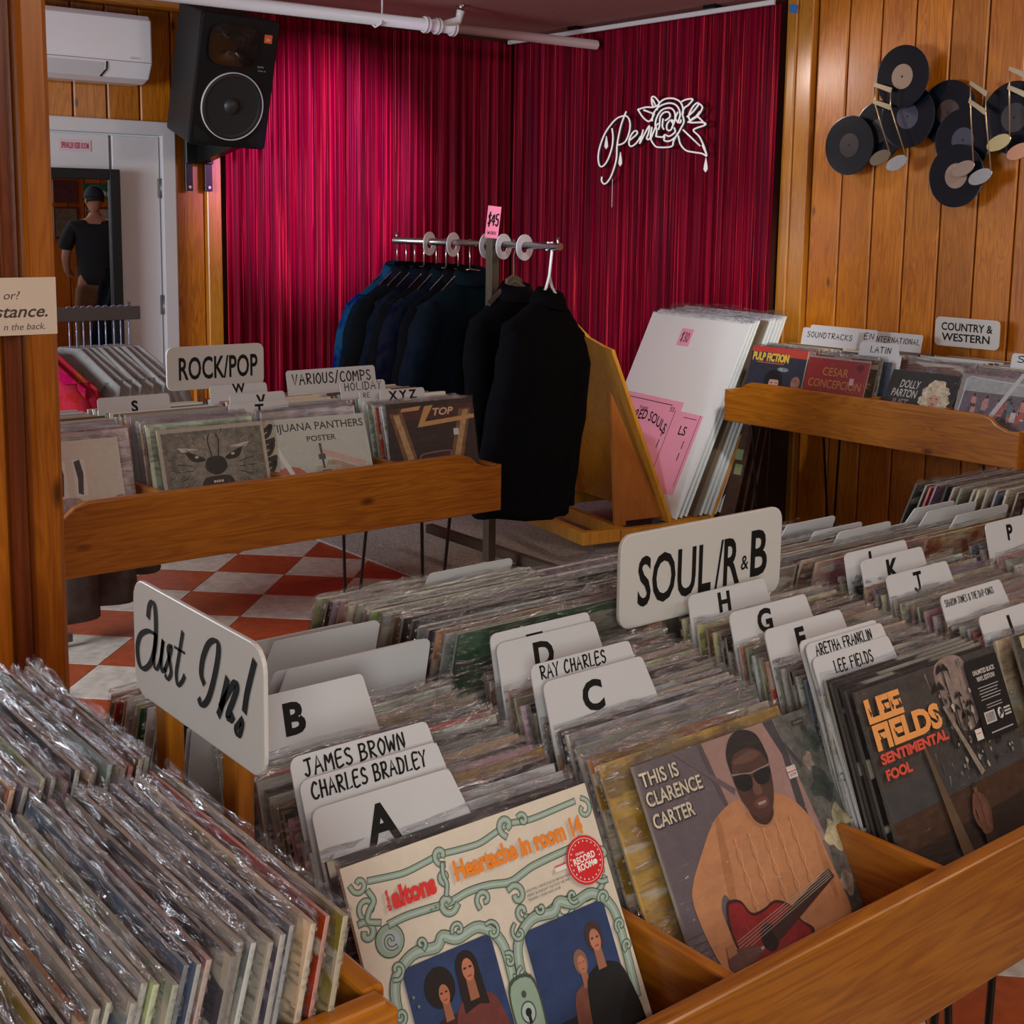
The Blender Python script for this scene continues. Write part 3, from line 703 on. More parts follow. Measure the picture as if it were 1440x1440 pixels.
def column(loc, yaw, xc, ys, th0, th1, zfoot, where, group, flip=False, skip=(), weights=WT, start=0, seed=0, forced={}):
    """ys: depths of the top edges in the bin's own frame, front to back"""
    rnd = random.Random(seed); n = len(ys)
    for k, y in enumerate(ys):
        t = k / max(1, n - 1); th = R(lerp(th0, th1, t) + rnd.uniform(-.6, .6))
        i = rnd.choices(range(len(PAL)), weights)[0]
        if k in forced: i = [q[0] for q in PAL].index(forced[k])
        nm, c = PAL[i]; c = tuple(v * rnd.uniform(.8, 1.15) for v in c)
        wx, wy = yaw_pt(loc, yaw, xc + rnd.uniform(-.006, .006), y)
        zf = lerp(zfoot[0], zfoot[1], t) if isinstance(zfoot, tuple) else zfoot
        z = zf + S * math.cos(th) + rnd.uniform(0, .006)
        record(wx, wy, z, th, yaw + (PI if flip else 0), c, '%s sleeved record, %s %s' % (nm, ORD[k + start], where), group)
def spaced(a, b, n, seed=1, gaps=()):
    rnd = random.Random(seed); st = [rnd.uniform(.7, 1.3) for _ in range(n - 1)]; s = sum(st); out = [a]
    for q in st: out.append(out[-1] + q / s * (b - a))
    return out

# ---- cards
def card_mesh(h, tw, side, w=.318, slope=.018, r=.010):
    """divider card: a full-width body with a raised tab, side -1 = tab at the reader's left"""
    base = .306
    if tw >= w - .01: pts = round_rect(-w / 2, w / 2, 0, h, r)
    else:
        pts = [(-w / 2, 0), (w / 2, 0), (w / 2, base), (-w / 2 + tw + slope, base)]
        top = [(-w / 2 + tw - .001 + r * .6 * math.cos(R(a)), h - r * .6 + r * .6 * math.sin(R(a))) for a in (10, 45, 90)]
        tl = [(-w / 2 + r + r * math.cos(R(a)), h - r + r * math.sin(R(a))) for a in (90, 120, 150, 180)]
        pts += top + tl
        if side > 0: pts = [(-a, b) for a, b in pts][::-1]
    b = BM(); prism(b, pts, 'y', -.0009, .0009)
    return b
def card(xc, yb, zb, theta, yaw, h, label, tw=.19, side=-1, text=None, mat=None, w=.318, roll=0.0, mirror=False):
    o = link('divider_card', card_mesh(h, tw, side, w), mat or CARD, loc=(xc, yb, zb), rot=(-theta, roll, yaw))
    tag(o, label, 'divider card')
    if text:
        put_text('lettering', text, INK, o, y=-.0013)
    return o
SZ = .643   # where the record feet stand in the foreground bin
def letter(s, xo, zo, h=.034, w=None, bold=.040): 
    V, F = text_polys(s, h, w, bold); return (V, F, xo, zo)
def hand(s, xo, zo, h, w, pen=.0022, seed=0):
    V, F = hand_text(s, h, w, pen, seed); return (V, F, xo, zo)

# ---- foreground bin, side facing the camera
sx, sy = SOUL['x'], SOUL['y']
def colx(k): return sx + .365 * (k + .5) + .002
G = 'records in clear sleeves in the foreground bin'
def near(k, y0, y1, n, th0, th1, where, seed, **kw):
    column((0, 0, 0), 0, colx(k), spaced(y0, y1, n, seed), th0, th1, (.646, .666), where, G, seed=seed, **kw)
near(0, 1.020, 1.256, 21, 26.5, 13, 'behind the white scrollwork album, A column', 1, forced={0: 'charcoal', 1: 'black', 2: 'pale grey', 6: 'faded pink', 7: 'black', 8: 'tan', 9: 'grey', 10: 'cream'})
near(1, 1.040, 1.256, 20, 28, 13, 'behind the guitar player album, C column', 2, forced={0: 'mustard', 1: 'rust', 2: 'grey', 3: 'olive grey', 4: 'grey', 5: 'pale grey', 6: 'charcoal', 7: 'tan'})
near(2, 1.006, 1.256, 21, 21, 12, 'behind the dark palm tree album, F column', 3, forced={0: 'white', 1: 'white', 2: 'white', 5: 'black', 6: 'pale grey', 8: 'red'})
near(3, .985, 1.256, 21, 21, 12, 'behind the tall lettering album, J column', 4, forced={1: 'slate blue', 2: 'red', 3: 'red', 9: 'faded pink'})
near(4, 1.02, 1.256, 11, 22, 12, 'from the front, P column', 5)
# ---- the far side of the same bin: records face away
GF = 'records on the far side of the foreground bin'
def far(k, y0, y1, n, th0, th1, where, seed, dz=0, **kw):
    column((0, 0, 0), 0, colx(k), spaced(y0, y1, n, seed), th0, th1, (.645 + dz, .665 + dz), where, GF, flip=True, seed=seed, **kw)
far(0, 1.555, 1.315, 11, 25, 15, 'from the aisle in the far column behind the B card', 21, forced={0: 'faded pink', 1: 'red'})
far(1, 1.655, 1.312, 19, 21, 12, 'from the aisle in the far column beside the tiled floor', 22, dz=.034, forced={0: 'cream', 1: 'black', 18: 'dark green', 4: 'cream', 6: 'white', 8: 'cream'})
far(2, 1.63, 1.312, 9, 22, 12, 'from the aisle in the far column behind the soul sign', 23, dz=.02)
far(3, 1.625, 1.312, 16, 22, 12, 'from the aisle, far column right of the soul sign', 24, dz=.015, forced={14: 'tan', 15: 'tan'})
far(4, 1.50, 1.35, 7, 20, 14, 'from the aisle in the far column of brown sleeves', 25, forced={k: 'tan' for k in (3, 4, 5, 6)})
far(5, 1.62, 1.312, 16, 20, 12, 'from the aisle in the tall far column at the right', 26, dz=.040, forced={0: 'charcoal', 3: 'mauve'})

T0 = -.086    # middle of a tab that sits at the reader's left
def thn(y): return lerp(26, 12.5, (y - 1.0) / .26)
def near_card(k, y, z, label, txt, th=None, tw=.16, dx=0.0):
    """y, z: where the top edge of the card is"""
    th = thn(y) if th is None else th; zf = lerp(.644, .664, (y - 1.0) / .26); h = (z - zf) / math.cos(R(th))
    card(colx(k) + dx, y - h * math.sin(R(th)), zf, R(th), 0, h, label, text=[(V, F, ox, oz + h) for V, F, ox, oz in txt], tw=tw)
def far_card(k, y, z, label, tw=.16):
    th = lerp(12, 22, (y - 1.3) / .33); zf = lerp(.668, .650, (y - 1.3) / .33); h = (z - zf) / math.cos(R(th))
    card(colx(k), y + h * math.sin(R(th)), zf, R(th), PI, h, label, tw=tw)
for k, y, z, lab, txt in (
    (0, 1.044, .974, 'white divider card with a bold black A, front of the first column', [letter('A', T0, -.031, .035)]),
    (0, 1.067, .995, 'white divider card lettered by hand, just behind the A card', [hand('CHARLES BRADLEY', T0 + .006, -.0125, .0155, .135, .0024, seed=3)]),
    (0, 1.086, 1.012, 'white divider card with the upper handwritten name, second behind the A card', [hand('JAMES BROWN', T0, -.013, .016, .118, .0024, seed=4)]),
    (0, 1.213, 1.028, 'white divider card with a bold black B', [letter('B', T0 - .0, -.030, .033)]),
    (1, 1.134, .996, 'white divider card with a bold black C', [letter('C', T0, -.030, .034)]),
    (1, 1.158, 1.010, 'white divider card lettered by hand, just behind the C card', [hand('RAY CHARLES', T0 - .006, -.0115, .015, .105, .0024, seed=5)]),
    (1, 1.224, 1.019, 'white divider card with a bold black D', [letter('D', T0, -.026, .032)]),
    (1, 1.237, 1.028, 'white divider card peeping over the D card with only a black bar showing', [(*ribbon([(-.012, 0), (.012, 0)], .005), T0 - .003, -.013)]),
    (2, 1.026, .981, 'white divider card with a short handwritten name, front of the F column', [hand('LEE FIELDS', T0 + .006, -.019, .015, .080, .0024, seed=6)]),
    (2, 1.038, .996, 'white divider card with a longer handwritten name at the front of the F column', [hand('ARETHA FRANKLIN', T0 + .004, -.0105, .0135, .118, .0022, seed=7)]),
    (2, 1.048, .998, 'white divider card mostly hidden behind the longest handwritten name', [hand('EDDIE FLOYD', T0 + .01, -.0185, .015, .10, seed=8)]),
    (2, 1.107, .998, 'white divider card with a bold black F', [letter('F', T0 - .004, -.024, .030)]),
    (2, 1.170, 1.006, 'white divider card with a bold black G', [letter('G', T0 - .004, -.022, .031)]),
    (2, 1.248, 1.012, 'white divider card with a bold black H, beside the soul sign', [letter('H', T0, -.020, .027)]),
    (3, 1.013, .973, 'white divider card with a black letter I, front of the J column', [letter('I', T0, -.026, .030)]),
    (3, 1.078, .989, 'white divider card with small cramped handwriting below the J card', [hand('SHARON JONES & THE DAP-KINGS', T0, -.013, .010, .130, .0013, seed=9)]),
    (3, 1.174, .998, 'white divider card with a bold black J', [hand('J', T0 + .004, -.021, .028, .022, .0055)]),
    (3, 1.222, 1.012, 'white divider card with a bold black K', [letter('K', T0 + .006, -.024, .031)]),
    (3, 1.254, 1.017, 'white divider card with the letter behind and left of the K card', [letter('L', T0 - .002, -.020, .028)]),
    (4, 1.230, 1.021, 'white divider card with a black P at the far right', [letter('P', T0, -.024, .026)])):
    near_card(k, y, z, lab, txt)
for k, y, z, tw, lab in ((0, 1.296, 1.018, .200, 'largest blank white card, behind the B card'), (0, 1.308, 1.014, .21, 'blank white card directly behind the largest blank card'),
                         (0, 1.412, 1.012, .155, 'blank white card with a clipped corner behind the B card'), (0, 1.475, .994, .19, 'blank white card nearest the aisle in the first far column'),
                         (1, 1.42, .984, .14, 'blank bluish card touching the left edge of the soul sign'), (1, 1.585, 1.003, .16, 'blank card standing beside the carpet, left of the soul sign'),
                         (3, 1.512, .990, .14, 'blank card highest in the far column right of the soul sign'), (3, 1.450, .990, .14, 'middle one of three blank cards right of the soul sign'),
                         (3, 1.388, 1.003, .15, 'lowest of the three blank cards right of the soul sign'), (4, 1.490, .978, .14, 'blank card in front of the tall far stack, lower one'),
                         (4, 1.440, .985, .17, 'blank card in front of the tall far stack, middle one'), (4, 1.370, .992, .18, 'blank card in front of the tall far stack, upper one')):
    far_card(k, y, z, lab, tw)

# ---- new arrivals: two rows of records turned to the left
GJ = 'new arrivals in clear sleeves at the lower left'
JZ = .731
def just(yc, n, xs0, where, seed):
    rnd = random.Random(seed); x = xs0
    for k in range(n):
        th = R(lerp(12, 20, k / n) + rnd.uniform(-.6, .6)); i = rnd.choices(range(len(PAL)), WTJ)[0]; nm, c = PAL[i]
        c = tuple(v * rnd.uniform(.8, 1.2) for v in c)
        record(x, yc + rnd.uniform(-.008, .008), JZ + S * math.cos(th) + rnd.uniform(0, .010), th, -PI / 2, c, '%s record in a shiny sleeve, %s from the right in the %s new-arrivals row' % (nm, ORD[k], where), GJ)
        x -= rnd.uniform(.0078, .0130)
just(.922, 34, .462, 'nearer', 31)
just(1.265, 30, .462, 'farther', 32)

# ------------------------------------------------------------------ front covers with their print
BUFF, GRN, GRNL, DKL = (.60, .53, .44), (.25, .34, .26), (.36, .44, .42), (.05, .07, .05)
def scroll(a, pts, wd=.022, fill=GRN):
    wd *= .78
    n = len(pts) * 5 if len(pts) > 2 else 2
    a.line(pts, wd + .006, DKL); a.line(pts, wd, fill); a.line(pts, wd * .35, GRNL)
def curl(a, u, v, r, rot=0, sgn=1, wd=.018):
    pts = [(u + sgn * r * (1 - t * .75) * math.cos(rot + t * 5.2), v + r * (1 - t * .75) * math.sin(rot + t * 5.2)) for t in [k / 9 for k in range(10)]]
    scroll(a, pts, wd)
def front(name_u, xc, y, z, th, yaw, col, label, group=None, sleeve=True, roll=0):
    return record(xc, y, z, R(th), yaw, col, label, group, front=True, sleeve=sleeve, roll=roll)
def cover_scrolls():
    o = front('', .7555, 1.001, .931, 27.5, R(.7), BUFF, 'cream album with green scrollwork and a red round sticker, front of the A column', sleeve=False)
    a = Art(); a.rect(0, 1, 0, 1, BUFF, .04)
    scroll(a, [(.087, .061), (.16, .070), (.219, .074), (.30, .066), (.356, .060), (.43, .066), (.509, .069), (.58, .055), (.645, .043), (.735, .053), (.881, .048), (.93, .046)])
    curl(a, .962, .080, .036, -1.4); curl(a, .050, .060, .030, 0, -1); curl(a, .356, .062, .030, 1.5, wd=.02); curl(a, .63, .045, .034, 2, wd=.024); curl(a, .70, .045, .020, 4)
    curl(a, .06, .135, .036, 2.2); curl(a, .035, .20, .034, -2, wd=.022); scroll(a, [(.075, .09), (.085, .12), (.06, .145), (.05, .17), (.085, .185)], .02)
    a.ell(.105, .245, .052, .050, DKL); a.ell(.105, .245, .048, .046, GRN); a.ell(.108, .247, .033, .032, (.33, .38, .42)); curl(a, .108, .245, .026, 1, wd=.010)
    scroll(a, [(.12, .200), (.18, .196), (.26, .200), (.341, .205), (.42, .196), (.50, .200), (.582, .215), (.64, .205), (.683, .196), (.76, .190), (.86, .186)], .026)
    curl(a, .335, .205, .036, .5, wd=.024); curl(a, .347, .128, .020, 2); scroll(a, [(.352, .09), (.345, .12), (.350, .15), (.338, .18)], .016); curl(a, .47, .235, .032, 2.5)
    curl(a, .595, .262, .036, 4, wd=.022); curl(a, .600, .315, .030, 1); scroll(a, [(.605, .335), (.66, .350), (.74, .335), (.80, .335), (.86, .355), (.93, .345), (.965, .315)], .022)
    curl(a, .76, .352, .040, .3, wd=.020); curl(a, .955, .29, .038, 1.2); curl(a, .985, .24, .026, 2.2)
    for u0, u1, v0, w_ in ((.115, .455, .335, 1), (.575, .925, .375, 2)):
        pts = [(u0 - .03, v0 + .30), (u0 - .045, v0 + .16), (u0 - .03, v0 + .03), (u0 + .05, v0 - .028), (u0 + .14, v0 - .022), ((u0 + u1) / 2, v0 - .045), (u1 - .12, v0 - .022), (u1 - .03, v0 - .028), (u1 + .035, v0 + .04), (u1 + .04, v0 + .16), (u1 + .03, v0 + .32)]
        scroll(a, pts, .040)
        for cu, cv, cr in ((u0 - .012, v0 - .005, .030), (u1 + .012, v0 + .0, .032), ((u0 + u1) / 2 + .06, v0 - .045, .024), ((u0 + u1) / 2 - .08, v0 - .048, .018), (u1 + .045, v0 + .10, .024), (u1 + .05, v0 + .17, .02), (u0 - .04, v0 + .12, .026), (u0 - .04, v0 + .2, .02)):
            curl(a, cu, cv, cr, cu * 9, 1 if cu > (u0 + u1) / 2 else -1, wd=.013)
        r_ = round_rect(u0, u1, v0, v0 + .50, .03, 4); a.poly(r_, (.020, .040, .115), .2)
        a.poly([(u0 + .02, v0 + .3), (u1 - .02, v0 + .3), (u1 - .01, v0 + .5), (u0 + .01, v0 + .5)], (.008, .010, .02))
    # two pairs of singers, half length
    def person(u, v, s, hair, skin, top, long=True):
        a.poly([(u - .075 * s, v + .30 * s), (u - .07 * s, v + .12 * s), (u - .03 * s, v + .075 * s), (u + .03 * s, v + .075 * s), (u + .075 * s, v + .12 * s), (u + .09 * s, v + .30 * s)], top, .2, True)
        a.ell(u, v, .036 * s if long else .030 * s, .042 * s, hair)
        if long: a.poly([(u - .036 * s, v), (u + .036 * s, v), (u + .042 * s, v + .11 * s), (u + .01 * s, v + .10 * s), (u - .04 * s, v + .11 * s)], hair)
        a.poly([(u - .012 * s, v + .03 * s), (u + .014 * s, v + .03 * s), (u + .016 * s, v + .085 * s), (u - .014 * s, v + .085 * s)], tuple(c * .7 for c in skin))
        a.ell(u + .002, v + .008 * s, .019 * s, .029 * s, skin, .12)
        a.rect(u - .012 * s, u - .003 * s, v + .000 * s, v + .005 * s, hair); a.rect(u + .006 * s, u + .015 * s, v + .000 * s, v + .005 * s, hair); a.rect(u - .006 * s, u + .009 * s, v + .022 * s, v + .026 * s, (.25, .05, .04))
    a.ell(.228, .425, .055, .060, (.012, .006, .005)); person(.235, .440, 1.0, (.012, .006, .005), (.40, .14, .07), (.035, .012, .012), False)
    person(.338, .400, 1.15, (.015, .007, .006), (.42, .15, .08), (.13, .03, .025))
    person(.765, .530, .95, (.20, .10, .07), (.42, .16, .10), (.18, .06, .04), False)
    person(.845, .475, 1.2, (.05, .025, .02), (.42, .17, .10), (.008, .008, .010), False)
    # the keyhole between the pictures
    a.poly([(.47, .50), (.56, .50), (.575, .62), (.55, .74), (.48, .74), (.455, .62)], DKL, 0, True); a.poly([(.475, .51), (.555, .51), (.568, .62), (.545, .73), (.485, .73), (.462, .62)], GRN, .05, True)
    a.ell(.515, .60, .030, .034, DKL); a.ell(.515, .60, .025, .029, GRNL); a.ell(.515, .60, .012, .013, (.01, .01, .01)); a.rect(.509, .521, .60, .635, (.01, .01, .01)); a.ell(.515, .545, .010, .011, DKL)
    for u, v in ((.265, .206), (.283, .203), (.30, .20), (.13, .42), (.14, .45)): a.ell(u, v, .005, .005, (.16, .20, .12), n=10)
    RED, ORG = (.62, .025, .022), (.75, .21, .012)
    a.text('thee', .125, .135, .014, .062, RED, .03, rot=-PI / 2); a.text('altons', .222, .132, .056, .165, RED, .055)
    a.text('Heartache in room 14', .655, .123, .056, .545, ORG, .045)
    for k, (t, w_) in enumerate((('WRITTEN + PRODUCED BY BRYAN PONCE', .20), ('HEART & WEIGHT THE WAY WE ARE', .185), ('TENDER + OVER AND OVER', .14))):
        a.text(t, .728 - (.20 - w_) / 2, .262 + .014 * k, .007, w_, (.08, .07, .06), .0)
    a.rect(.765, .815, .222, .240, (.70, .66, .62)); a.rect(.765, .815, .222, .226, (.55, .05, .06))
    a.ell(.900, .238, .082, .080, (.58, .012, .018), n=32); a.ell(.900, .238, .074, .072, (.75, .72, .68), n=32); a.ell(.900, .238, .0725, .0705, (.58, .012, .018), n=32)
    a.text('RECORD', .897, .230, .021, .098, (.80, .78, .74), .03, rot=-.06); a.text('ROOM', .893, .255, .021, .070, (.80, .78, .74), .03, rot=-.06); a.ell(.938, .254, .010, .009, (.8, .78, .74), n=10); a.text('ORIGINAL', .884, .211, .007, .040, (.8, .78, .74))
    for k in range(22):
        t = 2 * PI * k / 22; a.ell(.900 + .064 * math.cos(t), .238 + .062 * math.sin(t), .0035, .0035, (.70, .50, .46), n=6)
    a.build(o)
cover_scrolls()
def cover_guitar():
    o = front('', 1.160, 1.023, .918, 29, 0, (.22, .15, .14), 'album with a seated guitar player in an orange knit sweater, front of the C column')
    a = Art(); a.rect(0, 1, 0, 1, (.20, .135, .125), .10)
    a.poly([(.0, 0), (.36, 0), (.40, .35), (.40, 1), (0, 1)], (.125, .095, .11), .10)
    for k in range(14): a.rect(0, .34, .62 + k * .028, .628 + k * .028, (.075, .06, .08))
    a.poly([(.36, 0), (.90, 0), (.86, .5), (.38, .5)], (.33, .19, .165), .10); a.poly([(.78, .0), (1, 0), (1, 1), (.80, 1), (.85, .5)], (.10, .095, .085), .5)
    for u, v, r, c in ((.95, .12, .05, (.05, .06, .05)), (.93, .30, .06, (.04, .05, .045)), (.96, .45, .05, (.30, .26, .16)), (.90, .50, .05, (.42, .36, .22)), (.93, .62, .06, (.16, .14, .13)), (.97, .72, .05, (.06, .07, .06)), (.88, .68, .04, (.36, .28, .22)), (.94, .85, .05, (.12, .10, .11)), (.90, .20, .03, (.25, .19, .15)), (.96, .56, .03, (.45, .40, .26))):
        a.poly([(u + r * (1 + .25 * math.sin(3 * t + u * 40)) * math.cos(t), v + r * (1.1 + .3 * math.sin(4 * t + v * 30)) * math.sin(t)) for t in [2 * PI * k / 14 for k in range(14)]], c, .55, True)
    a.poly([(.34, 0), (.36, 0), (.40, .26), (.375, .26)], (.09, .065, .075)); a.poly([(.20, .0), (.215, 0), (.46, .20), (.445, .22)], (.13, .09, .10))
    a.poly([(.715, 0), (.775, 0), (.80, .14), (.795, .40), (.75, .40), (.765, .14)], (.055, .045, .055), .2); a.poly([(.785, .10), (.80, .10), (.86, .20), (.845, .22)], (.055, .045, .05))
    SW = (.50, .215, .095)
    a.poly([(.452, .24), (.481, .31), (.527, .36), (.593, .36), (.622, .26), (.73, .31), (.802, .41), (.825, .561), (.845, .682), (.850, .775), (.80, .86), (.685, .86), (.534, .85), (.373, .70), (.274, .60), (.236, .535), (.200, .575), (.205, .66), (.225, .74), (.205, .775), (.14, .79), (.10, .70), (.078, .57), (.09, .476), (.19, .37), (.31, .275)], SW, .10, True)
    a.poly([(.30, .30), (.33, .30), (.29, .55), (.25, .55)], (.40, .16, .065), .1, True); a.poly([(.80, .45), (.815, .60), (.80, .72), (.775, .60)], (.40, .16, .065), .1, True)
    for u in (.36, .44, .52, .60, .68):
        a.line([(u + .006 * math.sin(k * 1.9), .37 + k * .026) for k in range(13)], .006, (.37, .145, .06)); a.line([(u + .014 - .006 * math.sin(k * 1.9), .37 + k * .026) for k in range(13)], .006, (.60, .29, .14))
    a.line([(.475, .30), (.52, .355), (.59, .355), (.625, .29)], .02, (.40, .165, .075))
    SK = (.075, .030, .020)
    a.poly([(.50, .26), (.60, .26), (.615, .33), (.56, .365), (.50, .33)], (.05, .020, .014), 0, True)
    a.poly([(.470, .10), (.52, .025), (.592, .012), (.655, .05), (.677, .12), (.670, .20), (.640, .285), (.590, .335), (.530, .335), (.480, .27), (.462, .19)], SK, .15, True)
    a.poly([(.462, .15), (.466, .07), (.52, .010), (.592, .000), (.660, .035), (.682, .12), (.672, .15), (.650, .10), (.59, .072), (.51, .078), (.478, .115)], (.015, .010, .009), .2, True)
    a.poly([(.48, .105), (.60, .085), (.64, .11), (.56, .125)], (.13, .06, .04), .1, True); a.poly([(.555, .19), (.575, .19), (.592, .245), (.548, .245)], (.15, .065, .045), .1, True)
    a.line([(.458, .148), (.56, .165), (.672, .158)], .006, (.25, .2, .17), False)
    a.poly([(.470, .158), (.552, .168), (.550, .215), (.50, .222), (.468, .198)], (.006, .005, .006), 0, True); a.poly([(.578, .170), (.665, .166), (.660, .205), (.625, .222), (.582, .212)], (.006, .005, .006), 0, True)
    a.poly([(.530, .272), (.575, .262), (.605, .272), (.598, .300), (.540, .300)], (.15, .05, .04), 0, True); a.poly([(.545, .278), (.595, .278), (.59, .288), (.55, .289)], (.35, .28, .24)); a.ell(.475, .245, .006, .012, SK)
    RG = (.28, .012, .014)
    a.poly([(.215, .60), (.24, .56), (.30, .575), (.335, .630), (.40, .635), (.47, .625), (.54, .665), (.57, .73), (.62, .78), (.56, .84), (.44, .86), (.30, .83), (.23, .76), (.205, .68)], (.05, .008, .008), 0, True)
    a.poly([(.225, .60), (.245, .572), (.295, .585), (.33, .640), (.40, .645), (.465, .635), (.53, .67), (.56, .73), (.60, .78), (.55, .83), (.44, .845), (.305, .82), (.24, .755), (.215, .68)], RG, .25, True)
    a.ell(.385, .735, .038, .040, (.012, .006, .006)); a.ell(.385, .735, .047, .049, (.012, .006, .006), n=24); a.poly([(.40, .71), (.80, .60), (.82, .64), (.42, .765)], (.05, .018, .014))
    for k in range(5): a.line([(.22, .70 + k * .011), (.80, .603 + k * .008)], .0022, (.45, .38, .30), False)
    a.poly([(.155, .735), (.205, .722), (.29, .735), (.335, .752), (.325, .775), (.27, .785), (.215, .795), (.155, .785)], (.13, .055, .045), .1, True)
    for k in range(4): a.line([(.24, .742 + k * .011), (.325 - .012 * k, .752 + k * .010)], .007, (.16, .070, .055), False)
    a.ell(.332, .757, .010, .006, (.5, .32, .28), n=10); a.poly([(.16, .70), (.20, .70), (.205, .735), (.155, .74)], (.40, .165, .07))
    for t, v, w_ in (('THIS IS', .056, .195), ('CLARENCE', .128, .290), ('CARTER', .208, .212)):
        a.text(t, .015 + w_ / 2, v + .004, .050, w_, (.03, .02, .02), .035); a.text(t, .009 + w_ / 2, v, .050, w_, (.62, .54, .40), .02)
    a.rect(.757, .81, .192, .240, (.62, .56, .52)); a.rect(.757, .81, .212, .216, (.6, .06, .06)); a.text('$13.99', .784, .226, .010, .035, (.25, .06, .06))
    a.rect(.875, .945, .030, .052, (.04, .035, .03)); a.text('ATLANTIC', .91, .041, .008, .055, (.25, .2, .17))
    a.build(o)
cover_guitar()
def cover_palms():
    P = 'copies of the dark palm tree album'
    for k in range(5):
        front('', 1.4855 + .002 * (k % 2), .965 + .0082 * (k + 1), .952 + .001 * k, 23.2 - .35 * k, 0, (.022, .017, .016), '%s copy behind the dark palm tree album, F column' % ORD[k], P)
    o = front('', 1.4855, .960, .954, 23.6, 0, (.03, .025, .022), 'dark palm tree album with orange lettering and a black sticker, F column front', P)
    a = Art(); a.rect(0, 1, 0, 1, (.055, .045, .040), .30)
    a.poly([(.55, .0), (.74, .0), (.80, .20), (.70, .30), (.60, .28), (.53, .14)], (.26, .19, .165), .25, True); a.rect(.0, 1, .40, .54, (.050, .048, .050), .15)
    a.poly([(0, .53), (1, .50), (1, 1), (0, 1)], (.055, .024, .012), .35); a.poly([(.0, .66), (1, .62), (1, 1), (0, 1)], (.025, .013, .009), .2)
    rr = random.Random(5)
    for k in range(70):
        u = rr.uniform(.36, .98); v = rr.uniform(.0, .46); l = rr.uniform(.02, .07); c = rr.choice([(.015, .013, .012), (.03, .03, .03), (.20, .15, .12), (.10, .085, .075), (.30, .24, .2)])
        a.poly([(u, v), (u + .008, v), (u + .004 + rr.uniform(-.01, .01), v + l)], c)
    for u, v, s in ((.60, .20, .035), (.66, .24, .04), (.52, .10, .05), (.58, .03, .05), (.70, .20, .03), (.64, .15, .028)):
        for k in range(9):
            t = PI + PI * k / 8 + rr.uniform(-.1, .1); a.poly([(u, v), (u + s * math.cos(t) * .6, v + s * math.sin(t) * .7 - .004), (u + s * math.cos(t), v + s * math.sin(t) * .5 + .012)], (.012, .011, .010))
        a.poly([(u - .003, v), (u + .004, v), (u + .008, v + .25), (u - .002, v + .25)], (.02, .016, .014))
    for k in range(90):
        u = rr.uniform(.50, .99); v = rr.uniform(.12, .47); r_ = rr.uniform(.004, .014); c = rr.choice([(.02, .018, .016), (.30, .25, .21), (.16, .13, .11), (.42, .36, .30), (.05, .045, .04)])
        a.poly([(u + r_ * rr.uniform(.5, 1.2) * math.cos(t), v + r_ * rr.uniform(.6, 1.8) * math.sin(t)) for t in [2 * PI * q / 7 for q in range(7)]], c, .3)
    a.poly([(.30, .28), (.315, .28), (.44, .78), (.36, .78)], (.10, .06, .035), .1); a.poly([(.50, .17), (.52, .17), (.66, .48), (.63, .49)], (.22, .18, .14), .3)
    a.poly([(.535, .700), (.60, .700), (.605, .90), (.575, .92), (.572, .76), (.558, .92), (.525, .90)], (.035, .018, .014), .2); a.poly([(.525, .552), (.555, .545), (.585, .556), (.602, .60), (.600, .705), (.530, .708), (.522, .64)], (.13, .055, .035), .25, True)
    a.line([(.528, .565), (.505, .62), (.520, .672), (.550, .668)], .020, (.12, .05, .032)); a.line([(.590, .568), (.612, .625), (.598, .680)], .020, (.10, .042, .027)); a.line([(.556, .555), (.562, .60), (.560, .70)], .004, (.04, .02, .015))
    a.poly([(.545, .54), (.567, .54), (.566, .556), (.546, .556)], (.10, .04, .025)); a.ell(.556, .527, .014, .020, (.14, .06, .038), .1); a.ell(.556, .514, .016, .010, (.03, .02, .016)); a.rect(.549, .553, .524, .527, (.02, .01, .01)); a.rect(.559, .563, .524, .527, (.02, .01, .01))
    OG, RD = (.72, .30, .085), (.58, .075, .045)
    for t, u, v, h, w_, c in (('LEE', .13, .086, .088, .235, OG), ('FIELDS', .245, .193, .092, .455, OG), ('SENTIMENTAL', .250, .279, .038, .465, RD), ('FOOL', .108, .343, .038, .170, RD)):
        a.text(t, u, v, h, w_, c, .05)
        if c is OG:
            for k in range(5): a.line([(u - w_ * .42 + k * w_ * .21, v - h * .1), (u - w_ * .40 + k * w_ * .21, v + h * .25)], .006, (.04, .03, .028)); a.ell(u - w_ * .40 + k * w_ * .21, v + .01, .007, .009, (.04, .03, .028), n=8)
    a.rect(.728, .982, .028, .370, (.008, .008, .009)); a.text('UNLIMITED BLACK', .855, .085, .020, .17, (.55, .52, .50), .02); a.text('VINYL EDITION!', .855, .115, .020, .14, (.55, .52, .50), .02)
    for k in range(5): a.rect(.775 + .008 * (k % 2), .935 - .01 * (k % 3), .150 + k * .013, .154 + k * .013, (.30, .29, .28))
    for k in range(2): a.rect(.80, .92, .228 + k * .012, .232 + k * .012, (.28, .27, .26))
    a.rect(.765, .845, .256, .306, (.48, .46, .44)); a.rect(.772, .838, .262, .300, (.20, .19, .19), .5)
    a.ell(.885, .280, .020, .024, (.55, .53, .52)); a.ell(.892, .276, .011, .014, (.02, .02, .02)); a.ell(.878, .290, .006, .008, (.02, .02, .02), n=10)
    for k in range(3): a.rect(.915, .965, .262 + k * .014, .270 + k * .014, (.42, .41, .40))
    a.rect(.78, .95, .343, .349, (.33, .32, .31)); a.rect(.665, .715, .308, .355, (.60, .56, .52)); a.rect(.672, .708, .325, .329, (.6, .1, .1))
    a.build(o)
cover_palms()
